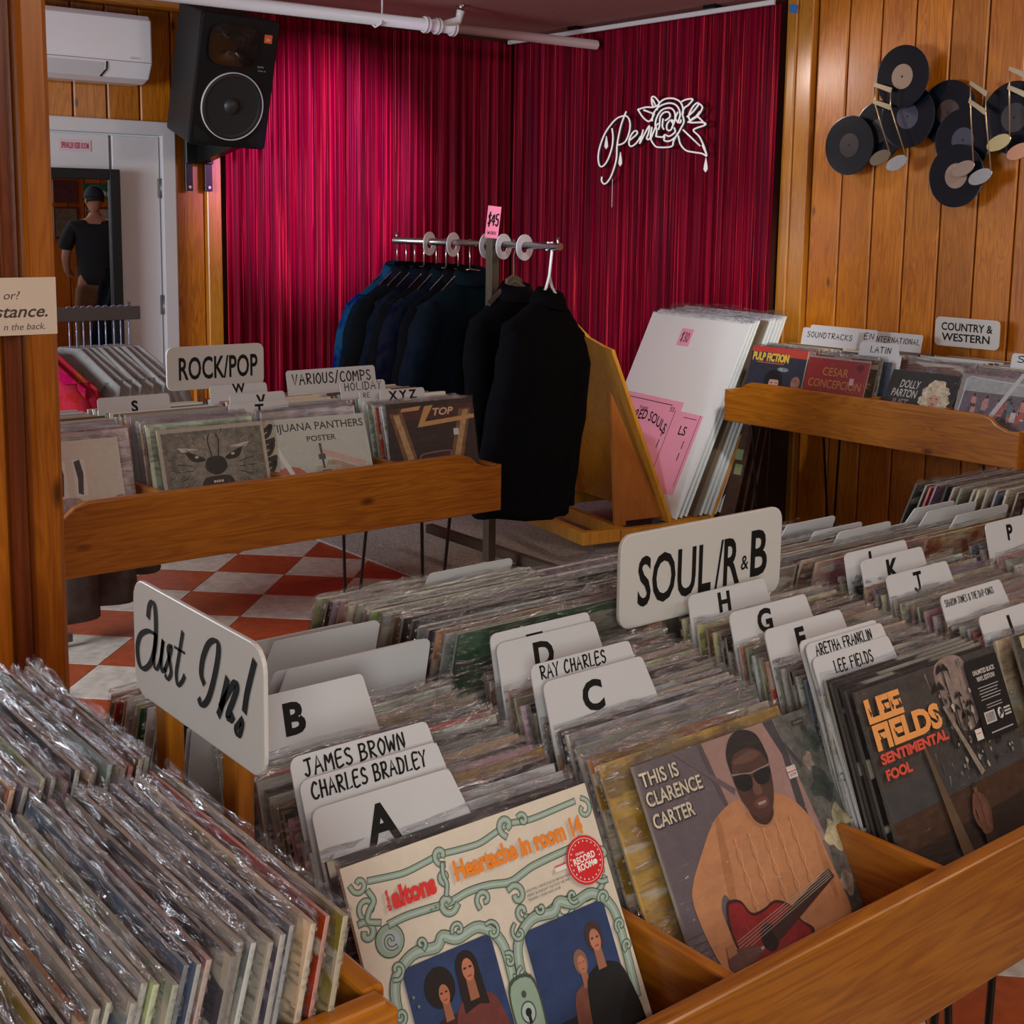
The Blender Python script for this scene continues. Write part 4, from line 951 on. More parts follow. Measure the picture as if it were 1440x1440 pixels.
def cover_tall():
    o = front('', colx(3) - .003, .958, .958, 22.5, 0, (.045, .035, .025), 'dark album with tall cream lettering and a red panel, front of the J column')
    a = Art(); a.rect(0, 1, 0, 1, (.05, .042, .035), .6); a.text('THE', .16, .12, .20, .22, (.55, .47, .30), .05); a.rect(.14, .55, .17, .29, (.45, .03, .03))
    a.poly([(.02, .25), (.14, .3), (.2, .6), (.1, .9), (0, .95)], (.22, .16, .10), .5, True); a.build(o)
cover_tall()
def cover_p():
    o = front('', colx(4), 1.0, .955, 23, 0, (.2, .12, .08), 'brown toned album at the front of the P column'); a = Art(); a.rect(0, 1, 0, 1, (.22, .13, .08), .4); a.rect(.08, .92, .1, .9, (.35, .26, .16), .3); a.ell(.5, .5, .2, .25, (.06, .04, .03), .3); a.build(o)
cover_p()

# ---- big section signs
def sign_board(loc, yaw, w_, h, parts, label, posts, r=.022, th=.007, mat=None):
    p = empty('section_sign', loc, (0, 0, yaw), label, 'sign')
    b = BM(); prism(b, round_rect(-w_ / 2, w_ / 2, -h / 2, h / 2, r), 'y', 0, th, .0015, 2); link('board', b, mat or SIGNW, p)
    put_text('lettering', parts, INK, p, y=-.0006)
    for x, z0, z1, dy in posts:
        b = BM(); box(b, x - .014, x + .014, th + .0003 + dy, th + .020 + dy, z0, z1, .002); link('post', b, W['z'], p)
    return p
T = text_polys
def tp(s, ox, oz, h, w_, bold=.02, **k):
    V, F = T(s, h, w_, bold, **k); return (V, F, ox, oz)
sign_board((1.391, 1.276, 1.040), 0, .342, .137, [tp('SOUL', -.062, -.002, .070, .150, .018), tp('/', .030, -.002, .074, .017, .0), tp('R', .058, -.001, .070, .036, .02), tp('&', .087, -.008, .022, .017, .01), tp('B', .119, .003, .070, .038, .02)],
           'white soul section sign standing over the foreground bin', [(-.090, -.36, -.03, 0)])
sign_board((1.775, 3.66, 1.080), 0, .322, .132, [tp('ROCK/POP', .008, .0, .066, .262, .02)], 'white rock and pop section sign in front of the grey shirts', [(-.05, -.40, .0, 0), (.06, -.40, .0, 0)])
sign_board((5.10, 3.20, 1.075), -PI / 2, .315, .128, [tp('COUNTRY &', .0, .024, .033, .250, .022), tp('WESTERN', -.004, -.022, .033, .235, .022)], 'white country and western section sign against the pine wall', [(0, -.38, .0, 0)])
# the new arrivals sign: brushed script
def brush(pts, wd, k=5):
    P = [(p.x, p.y) for p in catmull([Vector(q) for q in pts], k)]; n = len(P)
    w_ = [wd * (.45 + .75 * abs(((P[min(i + 1, n - 1)][1] - P[max(i - 1, 0)][1])) / (1e-6 + math.dist(P[min(i + 1, n - 1)], P[max(i - 1, 0)])))) for i in range(n)]
    return ribbon(P, w_)
def just_in_sign():
    # board: 0.31 wide along the bin, letters traced as strokes in board units (x right, z up)
    def m(x, y):  # drawing grid: board corners at (205,155)..(975,530) top, (205,810)..(975,1290) foot
        t = (x - 205) / 770; top = 155 + (530 - 155) * t; bot = 815 + (1290 - 815) * t
        # perspective along the board
        tt = t * 1.16 / (1 + .16 * t)
        return ((tt - .5) * .288, (.5 - (y - top) / (bot - top)) * .125)
    S_ = [[(300, 375), (308, 325), (325, 300), (342, 330), (345, 440), (335, 560), (305, 650), (262, 685), (235, 650), (228, 560), (250, 490), (300, 465), (350, 490)],
          [(345, 490), (330, 590), (328, 660), (345, 680), (370, 620), (385, 525)], [(385, 525), (372, 620), (375, 690), (395, 680)],
          [(395, 680), (425, 600), (435, 545), (415, 560), (425, 640), (430, 700), (410, 735), (395, 715)],
          [(505, 470), (480, 600), (462, 700), (470, 765), (495, 745), (510, 715)], [(455, 548), (515, 580)],
          [(625, 740), (612, 690), (625, 600), (660, 520), (700, 500), (718, 540), (705, 640), (670, 780), (640, 850), (610, 870), (598, 845)],
          [(765, 720), (745, 800), (725, 880), (712, 915)], [(725, 870), (770, 790), (810, 730), (822, 760), (800, 830), (775, 890), (765, 930), (780, 945), (795, 925)],
          [(925, 615), (905, 690), (880, 790), (865, 880)]]
    parts = []
    for i_, s in enumerate(S_):
        V, F = brush([m(*q) for q in s], .0062 if 1 <= i_ <= 5 else .0084); parts.append((V, F, 0, 0))
    V, F = brush([m(*q) for q in [(845, 935), (850, 960), (835, 1020), (820, 1025), (812, 990), (835, 955)]], .007); parts.append((V, F, 0, 0))
    p = sign_board((.522, 1.139, 1.1015), -PI / 2, .288, .125, parts, 'white new-arrivals sign with brushed black script over the lower left bin', [(-.092, -.36, .0, 0), (.062, -.36, .0, 0)], r=.024, th=.005)
just_in_sign()

# ---- rock and pop bin
def rec_rows(loc, yaw, x, ys, th0, th1, zf, where, group, seed, weights=WT, forced={}):
    column(loc, yaw, x, ys, th0, th1, zf, where, group, seed=seed, weights=weights, forced=forced)
RB = (1.0, 3.088, 0); CB = (4.403, 3.960, 0)
GR = 'records in the rock and pop bin'; GC = 'records in the country bin'
rock_cols = [.18, .54, .90, 1.262]
ROWT = [14, 16, 4, 10, 2, 2, 3, 3, 5, 3, 1, 3, 4, 1, 14, 4]
for k, (x, w_, y0) in enumerate(zip(rock_cols, ('behind the white album at the pillar', 'behind the snarling lion album', 'behind the pale guitar band album', 'behind the spotlight album'), (.215, .20, .235, .165))):
    rec_rows(RB, 0, x, spaced(y0, y0 + .07, 6, k), 15, 13, .675, w_, GR, 50 + k, ROWT, {0: 'white', 2: 'red' if k == 3 else 'white'})
stuff_rec = []
def joined_rows():
    """the many thin records further back in the two distant bins, too many and too small to pick apart"""
    rnd = random.Random(99); b = BM(); mats = [plain('far_sleeve_' + n.replace(' ', '_'), c, .35, coat=.4) for n, c in PAL]
    for loc, yaw, xs, seg, wts in ((RB, 0, rock_cols, ((.30, .60, 40), (.30, .60, 40), (.325, .60, 38), (.25, .60, 42)), ROWT), (CB, -PI / 2, [.18, .54, .90, 1.262], ((.26, .60, 38), (.33, .60, 34), (.36, .60, 30), (.26, .60, 38)), WT)):
        for x, (a, c, n) in zip(xs, seg):
            for y in spaced(a, c, n, int(x * 100)):
                th = R(13 + rnd.uniform(-1.5, 1.5)); zf = .672 - .012 * (y - a) / (c - a)
                M = Matrix.Translation((loc[0], loc[1], 0)) @ Matrix.Rotation(yaw, 4, 'Z') @ Matrix.Translation((x + rnd.uniform(-.006, .006), y - S * math.sin(th), zf + rnd.uniform(0, .012))) @ Matrix.Rotation(-th, 4, 'X')
                q = BM(); box(q, -.158, .158, -.002, .002, 0, .318, mi=rnd.choices(range(16), wts)[0])
                me = bpy.data.meshes.new('q'); q.transform(M); q.to_mesh(me); q.free(); b.from_mesh(me); bpy.data.meshes.remove(me)
    o = link('record_row', b, mats); tag(o, 'packed rows of thin record sleeves filling the two distant bins', 'records', kind='stuff')
joined_rows()
def rock_front(x, y, z, th, col, label, fn, yaw=0, w0=RB, rz=0.0, squash=1.0):
    wx, wy = yaw_pt(w0, yaw, x, y)
    o = front('', wx, wy, z, th, yaw + rz, col, label, None); a = Art(); fn(a)
    if squash != 1: a.V = [(u, y_, S * (1 - (1 - w_ / S) * squash)) for u, y_, w_ in a.V]; a.k = 0; a.rect(0, 1, squash, 1, (.1, .09, .07), .4)
    a.build(o); return o
def art_white(a):
    a.rect(0, 1, 0, 1, (.62, .58, .52), .05)
    for u in (.44, .60):
        a.rect(u, u + .10, .20, .58, (.72, .70, .68)); a.poly([(u + .01, .22), (u + .06, .2), (u + .08, .35), (u + .06, .57), (u + .02, .55), (u + .03, .4)], (.03, .02, .02), .3)
    a.poly([(.45, .62), (.62, .60), (.75, .72), (.98, .60), (1, .85), (.7, .95), (.45, .85)], (.35, .25, .28), .3, True); a.rect(.76, .98, .74, .92, (.03, .12, .22), .5); a.ell(.55, .80, .07, .10, (.08, .18, .26), .4); a.poly([(0, .6), (.4, .7), (.5, 1), (0, 1)], (.50, .52, .55), .25)
def art_lion(a):
    G1 = (.16, .15, .12); a.rect(0, 1, 0, 1, (.42, .38, .30), .1); a.rect(.03, .97, .05, 1, G1, .45); K = (.012, .011, .010)
    a.poly([(.30, .22), (.40, .12), (.50, .10), (.60, .12), (.70, .22), (.78, .40), (.70, .70), (.62, .98), (.38, .98), (.30, .70), (.22, .40)], (.22, .20, .16), .35, True)
    for s in (-1, 1):
        a.poly([(.5 + s * .10, .40), (.5 + s * .26, .30), (.5 + s * .22, .42), (.5 + s * .12, .44)], K, 0, True); a.ell(.5 + s * .17, .375, .018, .016, (.5, .47, .38)); a.poly([(.5 + s * .14, .28), (.5 + s * .34, .24), (.5 + s * .30, .30)], (.55, .52, .45))
        a.line([(.5 + s * .02, .45), (.5 + s * .05, .2), (.5 + s * .03, .10)], .012, K); a.line([(.5 + s * .22, .48), (.5 + s * .36, .44)], .010, K); a.line([(.5 + s * .22, .54), (.5 + s * .38, .54)], .010, K); a.line([(.5 + s * .22, .6), (.5 + s * .34, .66)], .010, K)
        a.poly([(.5 + s * .06, .68), (.5 + s * .10, .68), (.5 + s * .085, .82)], (.62, .58, .5))
        a.poly([(.5 + s * .06, .98), (.5 + s * .10, .98), (.5 + s * .075, .86)], (.62, .58, .5))
    a.poly([(.43, .40), (.57, .40), (.60, .54), (.50, .62), (.40, .54)], K, .2, True); a.poly([(.37, .66), (.5, .63), (.63, .66), (.66, .85), (.60, 1), (.40, 1), (.34, .85)], (.03, .01, .01), 0, True)
    for k in range(4): a.rect(.455 + k * .024, .474 + k * .024, .685, .715, (.6, .56, .48))
    for k in range(60):
        t = k * 2.399; r = .28 + .2 * ((k * 7) % 11) / 11; u, v = .5 + r * math.cos(t), .45 + r * math.sin(t) * .9
        if .06 < u < .92 and .08 < v < .95: a.line([(u, v), (u + .05 * math.cos(t), v + .05 * math.sin(t))], .008, (.05, .045, .04) if k % 2 else (.30, .27, .22), False)
def art_strip(a):
    a.rect(0, 1, 0, 1, (.42, .37, .28), .15); K = (.015, .013, .012)
    for k in range(6):
        v = .06 + k * .16
        a.line([(.80, v), (.90, v + .02), (.97, v - .02), (.92, v + .07), (.80, v + .09), (.74, v + .14), (.88, v + .13), (.98, v + .11)], .040, K)
        a.line([(.70, v + .03), (.66, v + .10), (.72, v + .12)], .03, K)
def art_tij(a):
    a.rect(0, 1, 0, 1, (.52, .55, .50), .04); a.text('TIJUANA PANTHERS', .5, .10, .085, .95, (.03, .03, .03), .01); a.text('POSTER', .52, .24, .060, .30, (.10, .045, .02), .02)
    a.poly([(0, .60), (.25, .55), (.40, .80), (.45, 1), (0, 1)], (.50, .14, .09), .15, True); a.poly([(.55, .50), (.80, .58), (.95, .68), (1, .9), (.6, 1), (.5, .8)], (.42, .30, .22), .25, True); a.poly([(.5, .36), (.95, .55), (.9, .60), (.48, .42)], (.58, .40, .33), .1)
    a.rect(.42, .62, .55, 1.0, (.42, .40, .36)); a.ell(.52, .66, .035, .05, (.30, .18, .12)); a.rect(.47, .57, .60, .635, (.03, .03, .04)); a.poly([(.46, .74), (.52, .71), (.58, .74), (.63, 1), (.42, 1)], (.015, .015, .02)); a.poly([(.48, .30), (.505, .30), (.51, .58), (.49, .58)], (.06, .05, .05)); a.rect(.46, .53, .42, .48, (.08, .07, .07))
    a.rect(.72, .80, .74, 1, (.03, .04, .05)); a.ell(.76, .73, .025, .035, (.2, .12, .08)); a.rect(.84, 1, .72, 1, (.40, .10, .05), .3)
    a.poly([(.02, .30), (.07, .30), (.35, .98), (.30, .98)], (.70, .73, .72))
def art_spot(a):
    a.rect(0, 1, 0, 1, (.020, .010, .008), .3); a.rect(.02, 1, .06, .22, (.06, .012, .008)); O = (.50, .27, .10)
    for s, u0 in ((1, .10), (-1, .90)):
        a.poly([(u0 - .07, .12), (u0 + .07, .12), (.5 - s * .20 + .06, 1.0), (.5 - s * .20 - .10, 1.0)], (.16, .075, .03), .3); a.poly([(u0 - .03, .14), (u0 + .035, .14), (.5 - s * .20 + .02, .98), (.5 - s * .20 - .05, .98)], (.42, .26, .12), .25)
    a.poly([(.17, .07), (.39, .05), (.36, .10), (.15, .11)], O); a.poly([(.43, .06), (.53, .05), (.42, .245), (1, .20), (1, .25), (.33, .31)], O); a.text('TOP', .64, .135, .085, .24, (.60, .42, .28), .03, shear=.25)
    a.poly([(.33, .70), (.67, .66), (.70, 1), (.30, 1)], (.10, .008, .006), .2); a.poly([(.36, .76), (.64, .73), (.66, .95), (.34, .96)], (.010, .008, .010)); a.line([(.33, .70), (.36, .64), (.66, .62), (.68, .68)], .015, (.25, .1, .08)); a.rect(.74, .80, .36, .44, (.6, .57, .55))
rock_front(.150, .205, .958, 18, (.5, .5, .5), 'worn white album with small dark pictures, front of the rock bin by the pillar', art_white, rz=R(-2), squash=.8)
rock_front(.600, .185, .964, 16, (.3, .27, .2), 'album with black swirling lettering, half hidden by the snarling lion album', art_strip)
rock_front(.557, .168, .970, 17, (.3, .27, .22), 'grey album with a snarling lion face, front of the rock bin', art_lion, squash=.70)
rock_front(.903, .200, .962, 22, (.5, .5, .46), 'pale blue album with a band lettering line across the top, front of the rock bin', art_tij, rz=R(-4), squash=.85)
rock_front(1.265, .140, .988, 12, (.03, .02, .02), 'dark album with two yellow spotlight beams, right end of the rock bin', art_spot, rz=R(-2), squash=.80)
def dist_card(loc, yaw, x, y, z, w_, h, label, txt, th=12, body=.30, tw=None):
    """card raised above the records in a distant bin; z = its top edge"""
    wx, wy = yaw_pt(loc, yaw, x, y); H = (z - .70) / math.cos(R(th))
    up = Euler((-R(th), 0, yaw), 'XYZ').to_matrix() @ Vector((0, 0, 1))
    o = link('divider_card', card_mesh(H, tw or w_, -1, w=w_) if not tw else card_mesh(H, tw, -1, w=w_), CARD, loc=Vector((wx, wy, z)) - up * H, rot=(-R(th), 0, yaw))
    tag(o, label, 'divider card'); put_text('lettering', [(V, F, ox, oz + H) for V, F, ox, oz in txt], INK, o, y=-.0013)
for x, y, z, w_, lab, txt in (
    (.475, .49, 1.022, .215, 'white card with the letter S in the rock bin', [letter('S', 0, -.030, .030)]),
    (.81, .50, 1.032, .190, 'white card with a W, hindmost in the middle of the rock bin', [letter('W', 0, -.012, .026)]),
    (.80, .36, 1.022, .180, 'white card with a V, between the W and T cards', [letter('V', .01, -.022, .030)]),
    (.76, .275, 1.008, .190, 'white card with a T, in front of the V card', [letter('T', 0, -.022, .030)]),
    (1.235, .245, 1.016, .165, 'white card with the last three letters of the alphabet', [letter('X Y Z', 0, -.018, .026, .105)]),
    (1.155, .27, 1.016, .120, 'white card with small pen writing, behind the last letters card', [hand('RE', -.035, -.014, .014, .022, .002)]),
    (1.17, .37, 1.032, .165, 'white card with a half hidden handwritten word, behind the last letters card', [hand('HOLIDAY', .0, -.016, .024, .135, .003)]),
    (1.135, .50, 1.062, .325, 'long white hand-lettered card at the back right of the rock bin', [hand('VARIOUS/COMPS', .0, -.030, .032, .285, .0045)])):
    dist_card(RB, 0, x, y, z, w_, .1, lab, txt)

# ---- country bin
for k, (x, w_, y0) in enumerate(zip([.18, .54, .90, 1.262], ('behind the orange titled album', 'behind the dark red album', 'behind the album with a blonde singer', 'behind the beach crowd album'), (.20, .165, .26, .24))):
    rec_rows(CB, -PI / 2, x, spaced(y0, y0 + .06, 5, k), 15, 13, .675, w_, GC, 70 + k)
def cw_front(y, x, z, th, col, label, fn, rz=0.0, q=.76):   # y: world y centre; x: world x of the top edge
    o = front('', x, y, z, th, -PI / 2 + rz, col, label, None); a = Art(); fn(a)
    a.V = [(u, y_, S * (1 - (1 - w_ / S) * q)) for u, y_, w_ in a.V]; a.rect(0, 1, q, 1, tuple(c * .8 for c in col), .3); a.build(o)
def art_noir(a):
    a.rect(0, 1, 0, 1, (.020, .025, .045), .2); a.rect(0, 1, 0, .10, (.50, .04, .03)); a.rect(.6, 1, .04, .16, (.45, .05, .03)); a.text('PULP FICTION', .36, .19, .15, .66, (.62, .33, .03), .05); a.text('PULP FICTION', .355, .185, .13, .64, (.72, .50, .08), .02); a.rect(.12, .62, .29, .31, (.4, .1, .06))
    a.poly([(.34, .52), (.45, .42), (.58, .44), (.64, .55), (.66, .80), (.60, .95), (.36, .95), (.33, .70)], (.008, .007, .010), 0, True); a.ell(.50, .68, .09, .13, (.50, .28, .21)); a.rect(.40, .60, .50, .60, (.008, .007, .01)); a.rect(.44, .48, .655, .67, (.02, .01, .01)); a.rect(.53, .57, .655, .67, (.02, .01, .01)); a.rect(.47, .53, .745, .765, (.45, .03, .03))
    a.poly([(.12, .82), (.20, .78), (.26, .86), (.24, 1), (.14, 1)], (.45, .27, .2), 0, True); a.ell(.88, .62, .08, .12, (.28, .12, .09), .4); a.ell(.62, .40, .10, .04, (.20, .24, .28), .5)
def art_red(a):
    a.rect(0, 1, 0, 1, (.24, .020, .020), .06); a.rect(0, 1, 0, .03, (.3, .2, .2)); a.text('CESAR', .48, .26, .15, .42, (.42, .20, .05), .0); a.text('CONCEPCION', .5, .48, .15, .86, (.42, .20, .05), .0); a.text('AND HIS', .44, .66, .05, .16, (.05, .01, .01)); a.text('ORCHESTRA', .44, .77, .06, .34, (.05, .01, .01)); a.rect(.73, .80, .34, .46, (.50, .30, .32)); a.ell(.86, .14, .06, .07, (.10, .01, .01))
def art_blue(a):
    a.rect(0, 1, 0, 1, (.03, .045, .08), .4); a.rect(.05, .4, .25, .95, (.06, .08, .13), .5); a.text('FANIA', .5, .09, .06, .26, (.35, .36, .40)); a.text('ALL STARS', .52, .20, .09, .46, (.40, .42, .48)); a.text('LIVE', .8, .36, .10, .10, (.40, .42, .48))
def art_singer(a):
    a.rect(0, 1, 0, 1, (.018, .018, .018), .1); C = (.50, .48, .45)
    a.text('DOLLY', .32, .24, .14, .30, C, .01, shear=.15); a.text('PARTON', .27, .41, .14, .38, C, .01, shear=.15); a.text('JUST', .24, .58, .12, .26, (.30, .20, .20), shear=.15); a.text('BECAUSE', .24, .74, .12, .44, (.40, .22, .22), shear=.15)
    H = (.50, .42, .30)
    for u, v, r in ((.72, .24, .13), (.62, .34, .10), (.82, .32, .10), (.60, .50, .10), (.84, .48, .11), (.62, .66, .10), (.84, .64, .12), (.78, .78, .12), (.86, .80, .08)): a.poly([(u + r * (1 + .12 * math.sin(6 * t + u * 9)) * math.cos(t), v + r * (1 + .12 * math.sin(5 * t)) * math.sin(t)) for t in [2 * PI * k / 16 for k in range(16)]], H, .45, True)
    a.poly([(.45, .86), (.60, .72), (.76, .72), (.90, .90), (.95, 1), (.40, 1)], (.55, .24, .28), .2, True); a.ell(.72, .47, .085, .13, (.48, .27, .19), .05); a.poly([(.68, .56), (.76, .56), (.77, .72), (.67, .72)], (.40, .22, .16))
    a.poly([(.62, .36), (.72, .28), (.82, .36), (.78, .40), (.70, .37), (.65, .42)], H, .3, True); a.rect(.665, .70, .44, .455, (.05, .03, .03)); a.rect(.745, .78, .44, .455, (.05, .03, .03)); a.poly([(.69, .53), (.76, .53), (.725, .565)], (.45, .05, .06))
def art_crowd(a):
    a.rect(0, 1, 0, 1, (.22, .20, .20), .15); a.rect(0, 1, 0, .10, (.16, .10, .10), .5); a.rect(.05, 1, .16, .40, (.30, .31, .31), .15); a.rect(.05, 1, .38, 1, (.12, .09, .11), .2); rr = random.Random(3)
    for k in range(26):
        u, v = rr.uniform(.18, .98), rr.uniform(.50, .72); c = rr.choice([(.45, .44, .42), (.35, .08, .06), (.06, .06, .08), (.42, .20, .18), (.10, .12, .16)])
        a.ell(u, v - .07, .018, .030, (.04, .02, .015), n=8); a.poly([(u - .03, v - .04), (u + .03, v - .04), (u + .035, v + .12), (u - .035, v + .12)], c, .2)
    a.poly([(.78, .0), (.84, 0), (.45, 1), (.38, 1)], (.45, .43, .43)); a.line([(.05, 1), (.08, .2), (.12, .14), (.9, .2)], .02, (.45, .43, .45), False)
cw_front(3.755, 4.535, .990, 15, (.6, .58, .55), 'dark album with an orange title over a black-haired woman, left in the country bin', art_noir)
cw_front(3.410, 4.505, .978, 17, (.2, .02, .02), 'dark red album with gold lettering in the country bin', art_red)
cw_front(3.372, 4.600, .972, 13, (.03, .04, .08), 'dark blue album below the Latin card in the country bin', art_blue)
cw_front(3.045, 4.590, .948, 26, (.02, .02, .02), 'black album with a blonde singer in pink, middle of the country bin', art_singer)
cw_front(2.700, 4.560, .990, 20, (.2, .15, .17), 'glossy sleeved album with people outdoors, right end of the country bin', art_crowd)
for yw, xw, z, w_, lab, txt in (
    (3.73, 4.845, 1.062, .31, 'white card lettered by hand for film music, left in the country bin', [hand('SOUNDTRACKS', -.0, -.030, .024, .25, .0036)]),
    (3.70, 4.90, 1.072, .37, 'long white card behind the film music card, two letters showing', [hand('EN', .145, -.030, .026, .050, .0036)]),
    (3.30, 4.635, 1.046, .215, 'white Latin card above the dark blue album', [hand('LATIN', .0, -.030, .025, .10, .004)]),
    (3.47, 4.99, 1.060, .26, 'white card for world music, half hidden behind the Latin card', [hand('INTERNATIONAL', .0, -.034, .024, .235, .0036)]),
    (2.62, 4.80, 1.040, .36, 'white hand-lettered card cut by the right edge of the photo', [hand('SPI', -.11, -.022, .026, .09, .004)])):
    dist_card(CB, -PI / 2, CB[1] - yw, xw - CB[0], z, w_, .1, lab, txt, tw=.185 if 'Latin card above' in lab else None)

# ------------------------------------------------------------------ hanging clothes
def garment(w_, h, depth, collar, sleeve_len, seed, flare=.0, splay=.10):
    """returns (body, sleeve_left, sleeve_right, collar) meshes. x across the shoulders, front = -y, z=0 at the neck"""
    rnd = random.Random(seed); prof = []
    N = 28; rows = 16; b = BM(); R_ = []
    for j in range(rows + 1):
        t = j / rows; z = -h * t
        if t < .12: hw = lerp(.055, w_ / 2, math.sin(min(1, t / .12) * PI / 2) ** .8); z = -.02 - (hw - .055) * .42 if t else .012
        else: hw = w_ / 2 * (1 - .05 * math.sin((t - .12) / .88 * PI) + flare * (t - .12)); z = -.02 - (w_ / 2 - .055) * .42 - (h - .02 - (w_ / 2 - .055) * .42) * (t - .12) / .88
        dp = depth * lerp(.5, 1.0, min(1, t * 3)) * (1 + .1 * math.sin(t * 7 + seed))
        ring = []
        for k in range(N):
            a = 2 * PI * k / N; ca, sa = math.cos(a), math.sin(a)
            x = hw * math.copysign(abs(ca) ** .75, ca); y = dp / 2 * math.copysign(abs(sa) ** .9, sa)
            y += (.010 * math.sin(x * 38 + seed) + .006 * math.sin(x * 71 + t * 5)) * min(1, t * 2)
            x += .006 * math.sin(t * 19 + a * 2 + seed)
            ring.append(b.verts.new((x, y, z + .006 * math.sin(a * 3 + seed) * (t > .95))))
        R_.append(ring)
    for j in range(rows):
        for k in range(N): f = b.faces.new((R_[j][k], R_[j + 1][k], R_[j + 1][(k + 1) % N], R_[j][(k + 1) % N])); f.smooth = True
    b.faces.new(R_[0][::-1]); b.faces.new(R_[-1]); bmesh.ops.recalc_face_normals(b, faces=b.faces)
    body = bpy.data.meshes.new('body'); b.to_mesh(body); b.free(); sl = []
    for s in (-1, 1):
        b = BM(); x0 = s * (w_ / 2 - .062); z0 = -.02 - (w_ / 2 - .055) * .42 + .012
        pts = []; rad = []
        for j in range(11):
            t = j / 10; pts.append((x0 + s * (splay * math.sin(t * 1.3)), -.01 - .035 * t + .012 * math.sin(t * 6 + seed), z0 - sleeve_len * t)); rad.append(lerp(.078, .050, t) * (.35 if j == 0 else .82 if j == 1 else 1) * (1 + .06 * math.sin(t * 23 + seed)))
        tube(b, pts, rad, 14); bmesh.ops.scale(b, vec=(1, .72, 1), verts=b.verts)
        m = bpy.data.meshes.new('sleeve'); b.to_mesh(m); b.free(); m.polygons.foreach_set('use_smooth', [True] * len(m.polygons)); sl.append(m)
    col = None
    if collar:
        b = BM(); A = []
        for j, (rr, z) in enumerate(((.075, -.022), (.068, .018), (.064, .042), (.082, .020), (.098, -.018))):
            A.append([b.verts.new((rr * math.cos(2 * PI * k / 20), rr * .62 * math.sin(2 * PI * k / 20), z + .010 * math.sin(2 * PI * k / 20))) for k in range(20)])
        for j in range(4):
            for k in range(20): f = b.faces.new((A[j][k], A[j][(k + 1) % 20], A[j + 1][(k + 1) % 20], A[j + 1][k])); f.smooth = True
        col = bpy.data.meshes.new('collar'); b.to_mesh(col); b.free()
    for m in [body] + sl + ([col] if col else []): m.materials.append(CLOTH)
    return body, sl[0], sl[1], col
def hang(kind, meshes, loc, rot, color, label, cat, group):
    o = empty(kind, loc, rot, label, cat, group)
    for n, m in zip(('body', 'sleeve', 'sleeve', 'collar'), meshes):
        if m: q = bpy.data.objects.new(n, m); COL.objects.link(q); q.parent = o; q.color = (*color, 1)
    return o
def hanger_mesh(w_, hook, r=.004, drop=.075):
    b = BM(); pts = [(0, 0, hook)]
    hk = [(0, .022 * math.sin(a) , hook + .024 + .022 * math.cos(a) - .0) for a in [PI * (1.75 - 1.55 * k / 10) for k in range(11)]]
    tube(b, [(0, 0, .0), (0, 0, hook * .6), (0, .002, hook - .004)] + [(0, -.02 * math.cos(PI * k / 9 - PI / 2 * 0) * 1 + .02 * 1 * (0), hook + .022 * math.sin(PI * k / 9)) for k in range(10)], r * .6, 6)
    tube(b, [(-w_ / 2, 0, -drop), (-.05, 0, -.006), (0, 0, .0), (.05, 0, -.006), (w_ / 2, 0, -drop)], r, 6)
    tube(b, [(-w_ / 2, 0, -drop), (w_ / 2, 0, -drop)], r * .8, 6)
    return b
RX = 3.19   # jacket rail
def jacket_rack():
    p = empty('clothes_rack', (RX, 4.25, 0), label='clothes rack with a steel rail and dark wooden post holding the dark jackets', cat='clothes rack')
    b = BM(); tube(b, [(0, -.545, 1.44), (0, .565, 1.44)], .014, 16); link('rail', b, STEEL, p)
    b = BM()
    for y in (-.53, .55): tube(b, [(0, y, 1.45), (0, y, 1.475)], .005, 6)
    link('end_pin', b, STEEL, p)
    b = BM(); box(b, -.020, .020, -.155, -.115, 0.05, 1.462, .003); link('post', b, WBROWN, p)
    b = BM(); box(b, -.30, .30, -.155, -.115, .01, .05, .003); link('foot', b, WBROWN, p)
    b = BM(); box(b, .16, .20, -.50, .55, .11, .15, .003); box(b, -.02, .20, -.155, -.115, .06, .11); link('lower_rail', b, WBROWN, p)
    return p
jacket_rack()
JM = [garment(.52, .80, .115, True, .56, s, .06, .15) for s in range(4)]
HJ = hanger_mesh(.28, .098, drop=.085); HM = bpy.data.meshes.new('hanger'); HJ.to_mesh(HM); HJ.free(); HM.materials.append(plain('chrome_wire', (.6, .6, .62), .2, metal=1))
NAVY, NBLK = (.0045, .007, .014), (.003, .003, .0045)
jy = [4.795, 4.725, 4.66, 4.59, 4.50, 4.43, 4.345, 4.265]
for k, y in enumerate(jy):
    c = (.006, .050, .125) if k == 0 else (NAVY if k % 2 else NBLK)  # first jacket: the blue light from the left is put into its colour
    lab = 'dark jacket with blue side light in its colour, far left of the steel rail' if k == 0 else '%s jacket, %s from the left on the steel rail, left of the wooden post' % ('dark navy' if k % 2 else 'black', ORD[k])
    hang('jacket', JM[k % 4], (RX + .01, y, 1.300), (R(1.5), 0, R(4 - 4 * (k % 3))), c, lab, 'jacket', 'dark jackets on the steel rail')
    h = link('hanger', HM, None, loc=(RX, y, 1.335)); tag(h, 'chrome wire hanger of the %s jacket from the left on the steel rail' % ORD[k], 'hanger', 'wire hangers on the steel rail')
hang('jacket', garment(.46, .80, .15, True, .58, 7, .05, .03), (RX + .01, 3.98, 1.25), (R(2), R(1), R(4)), NBLK, 'black jacket on a wooden hanger just right of the post', 'jacket', 'dark jackets on the steel rail')
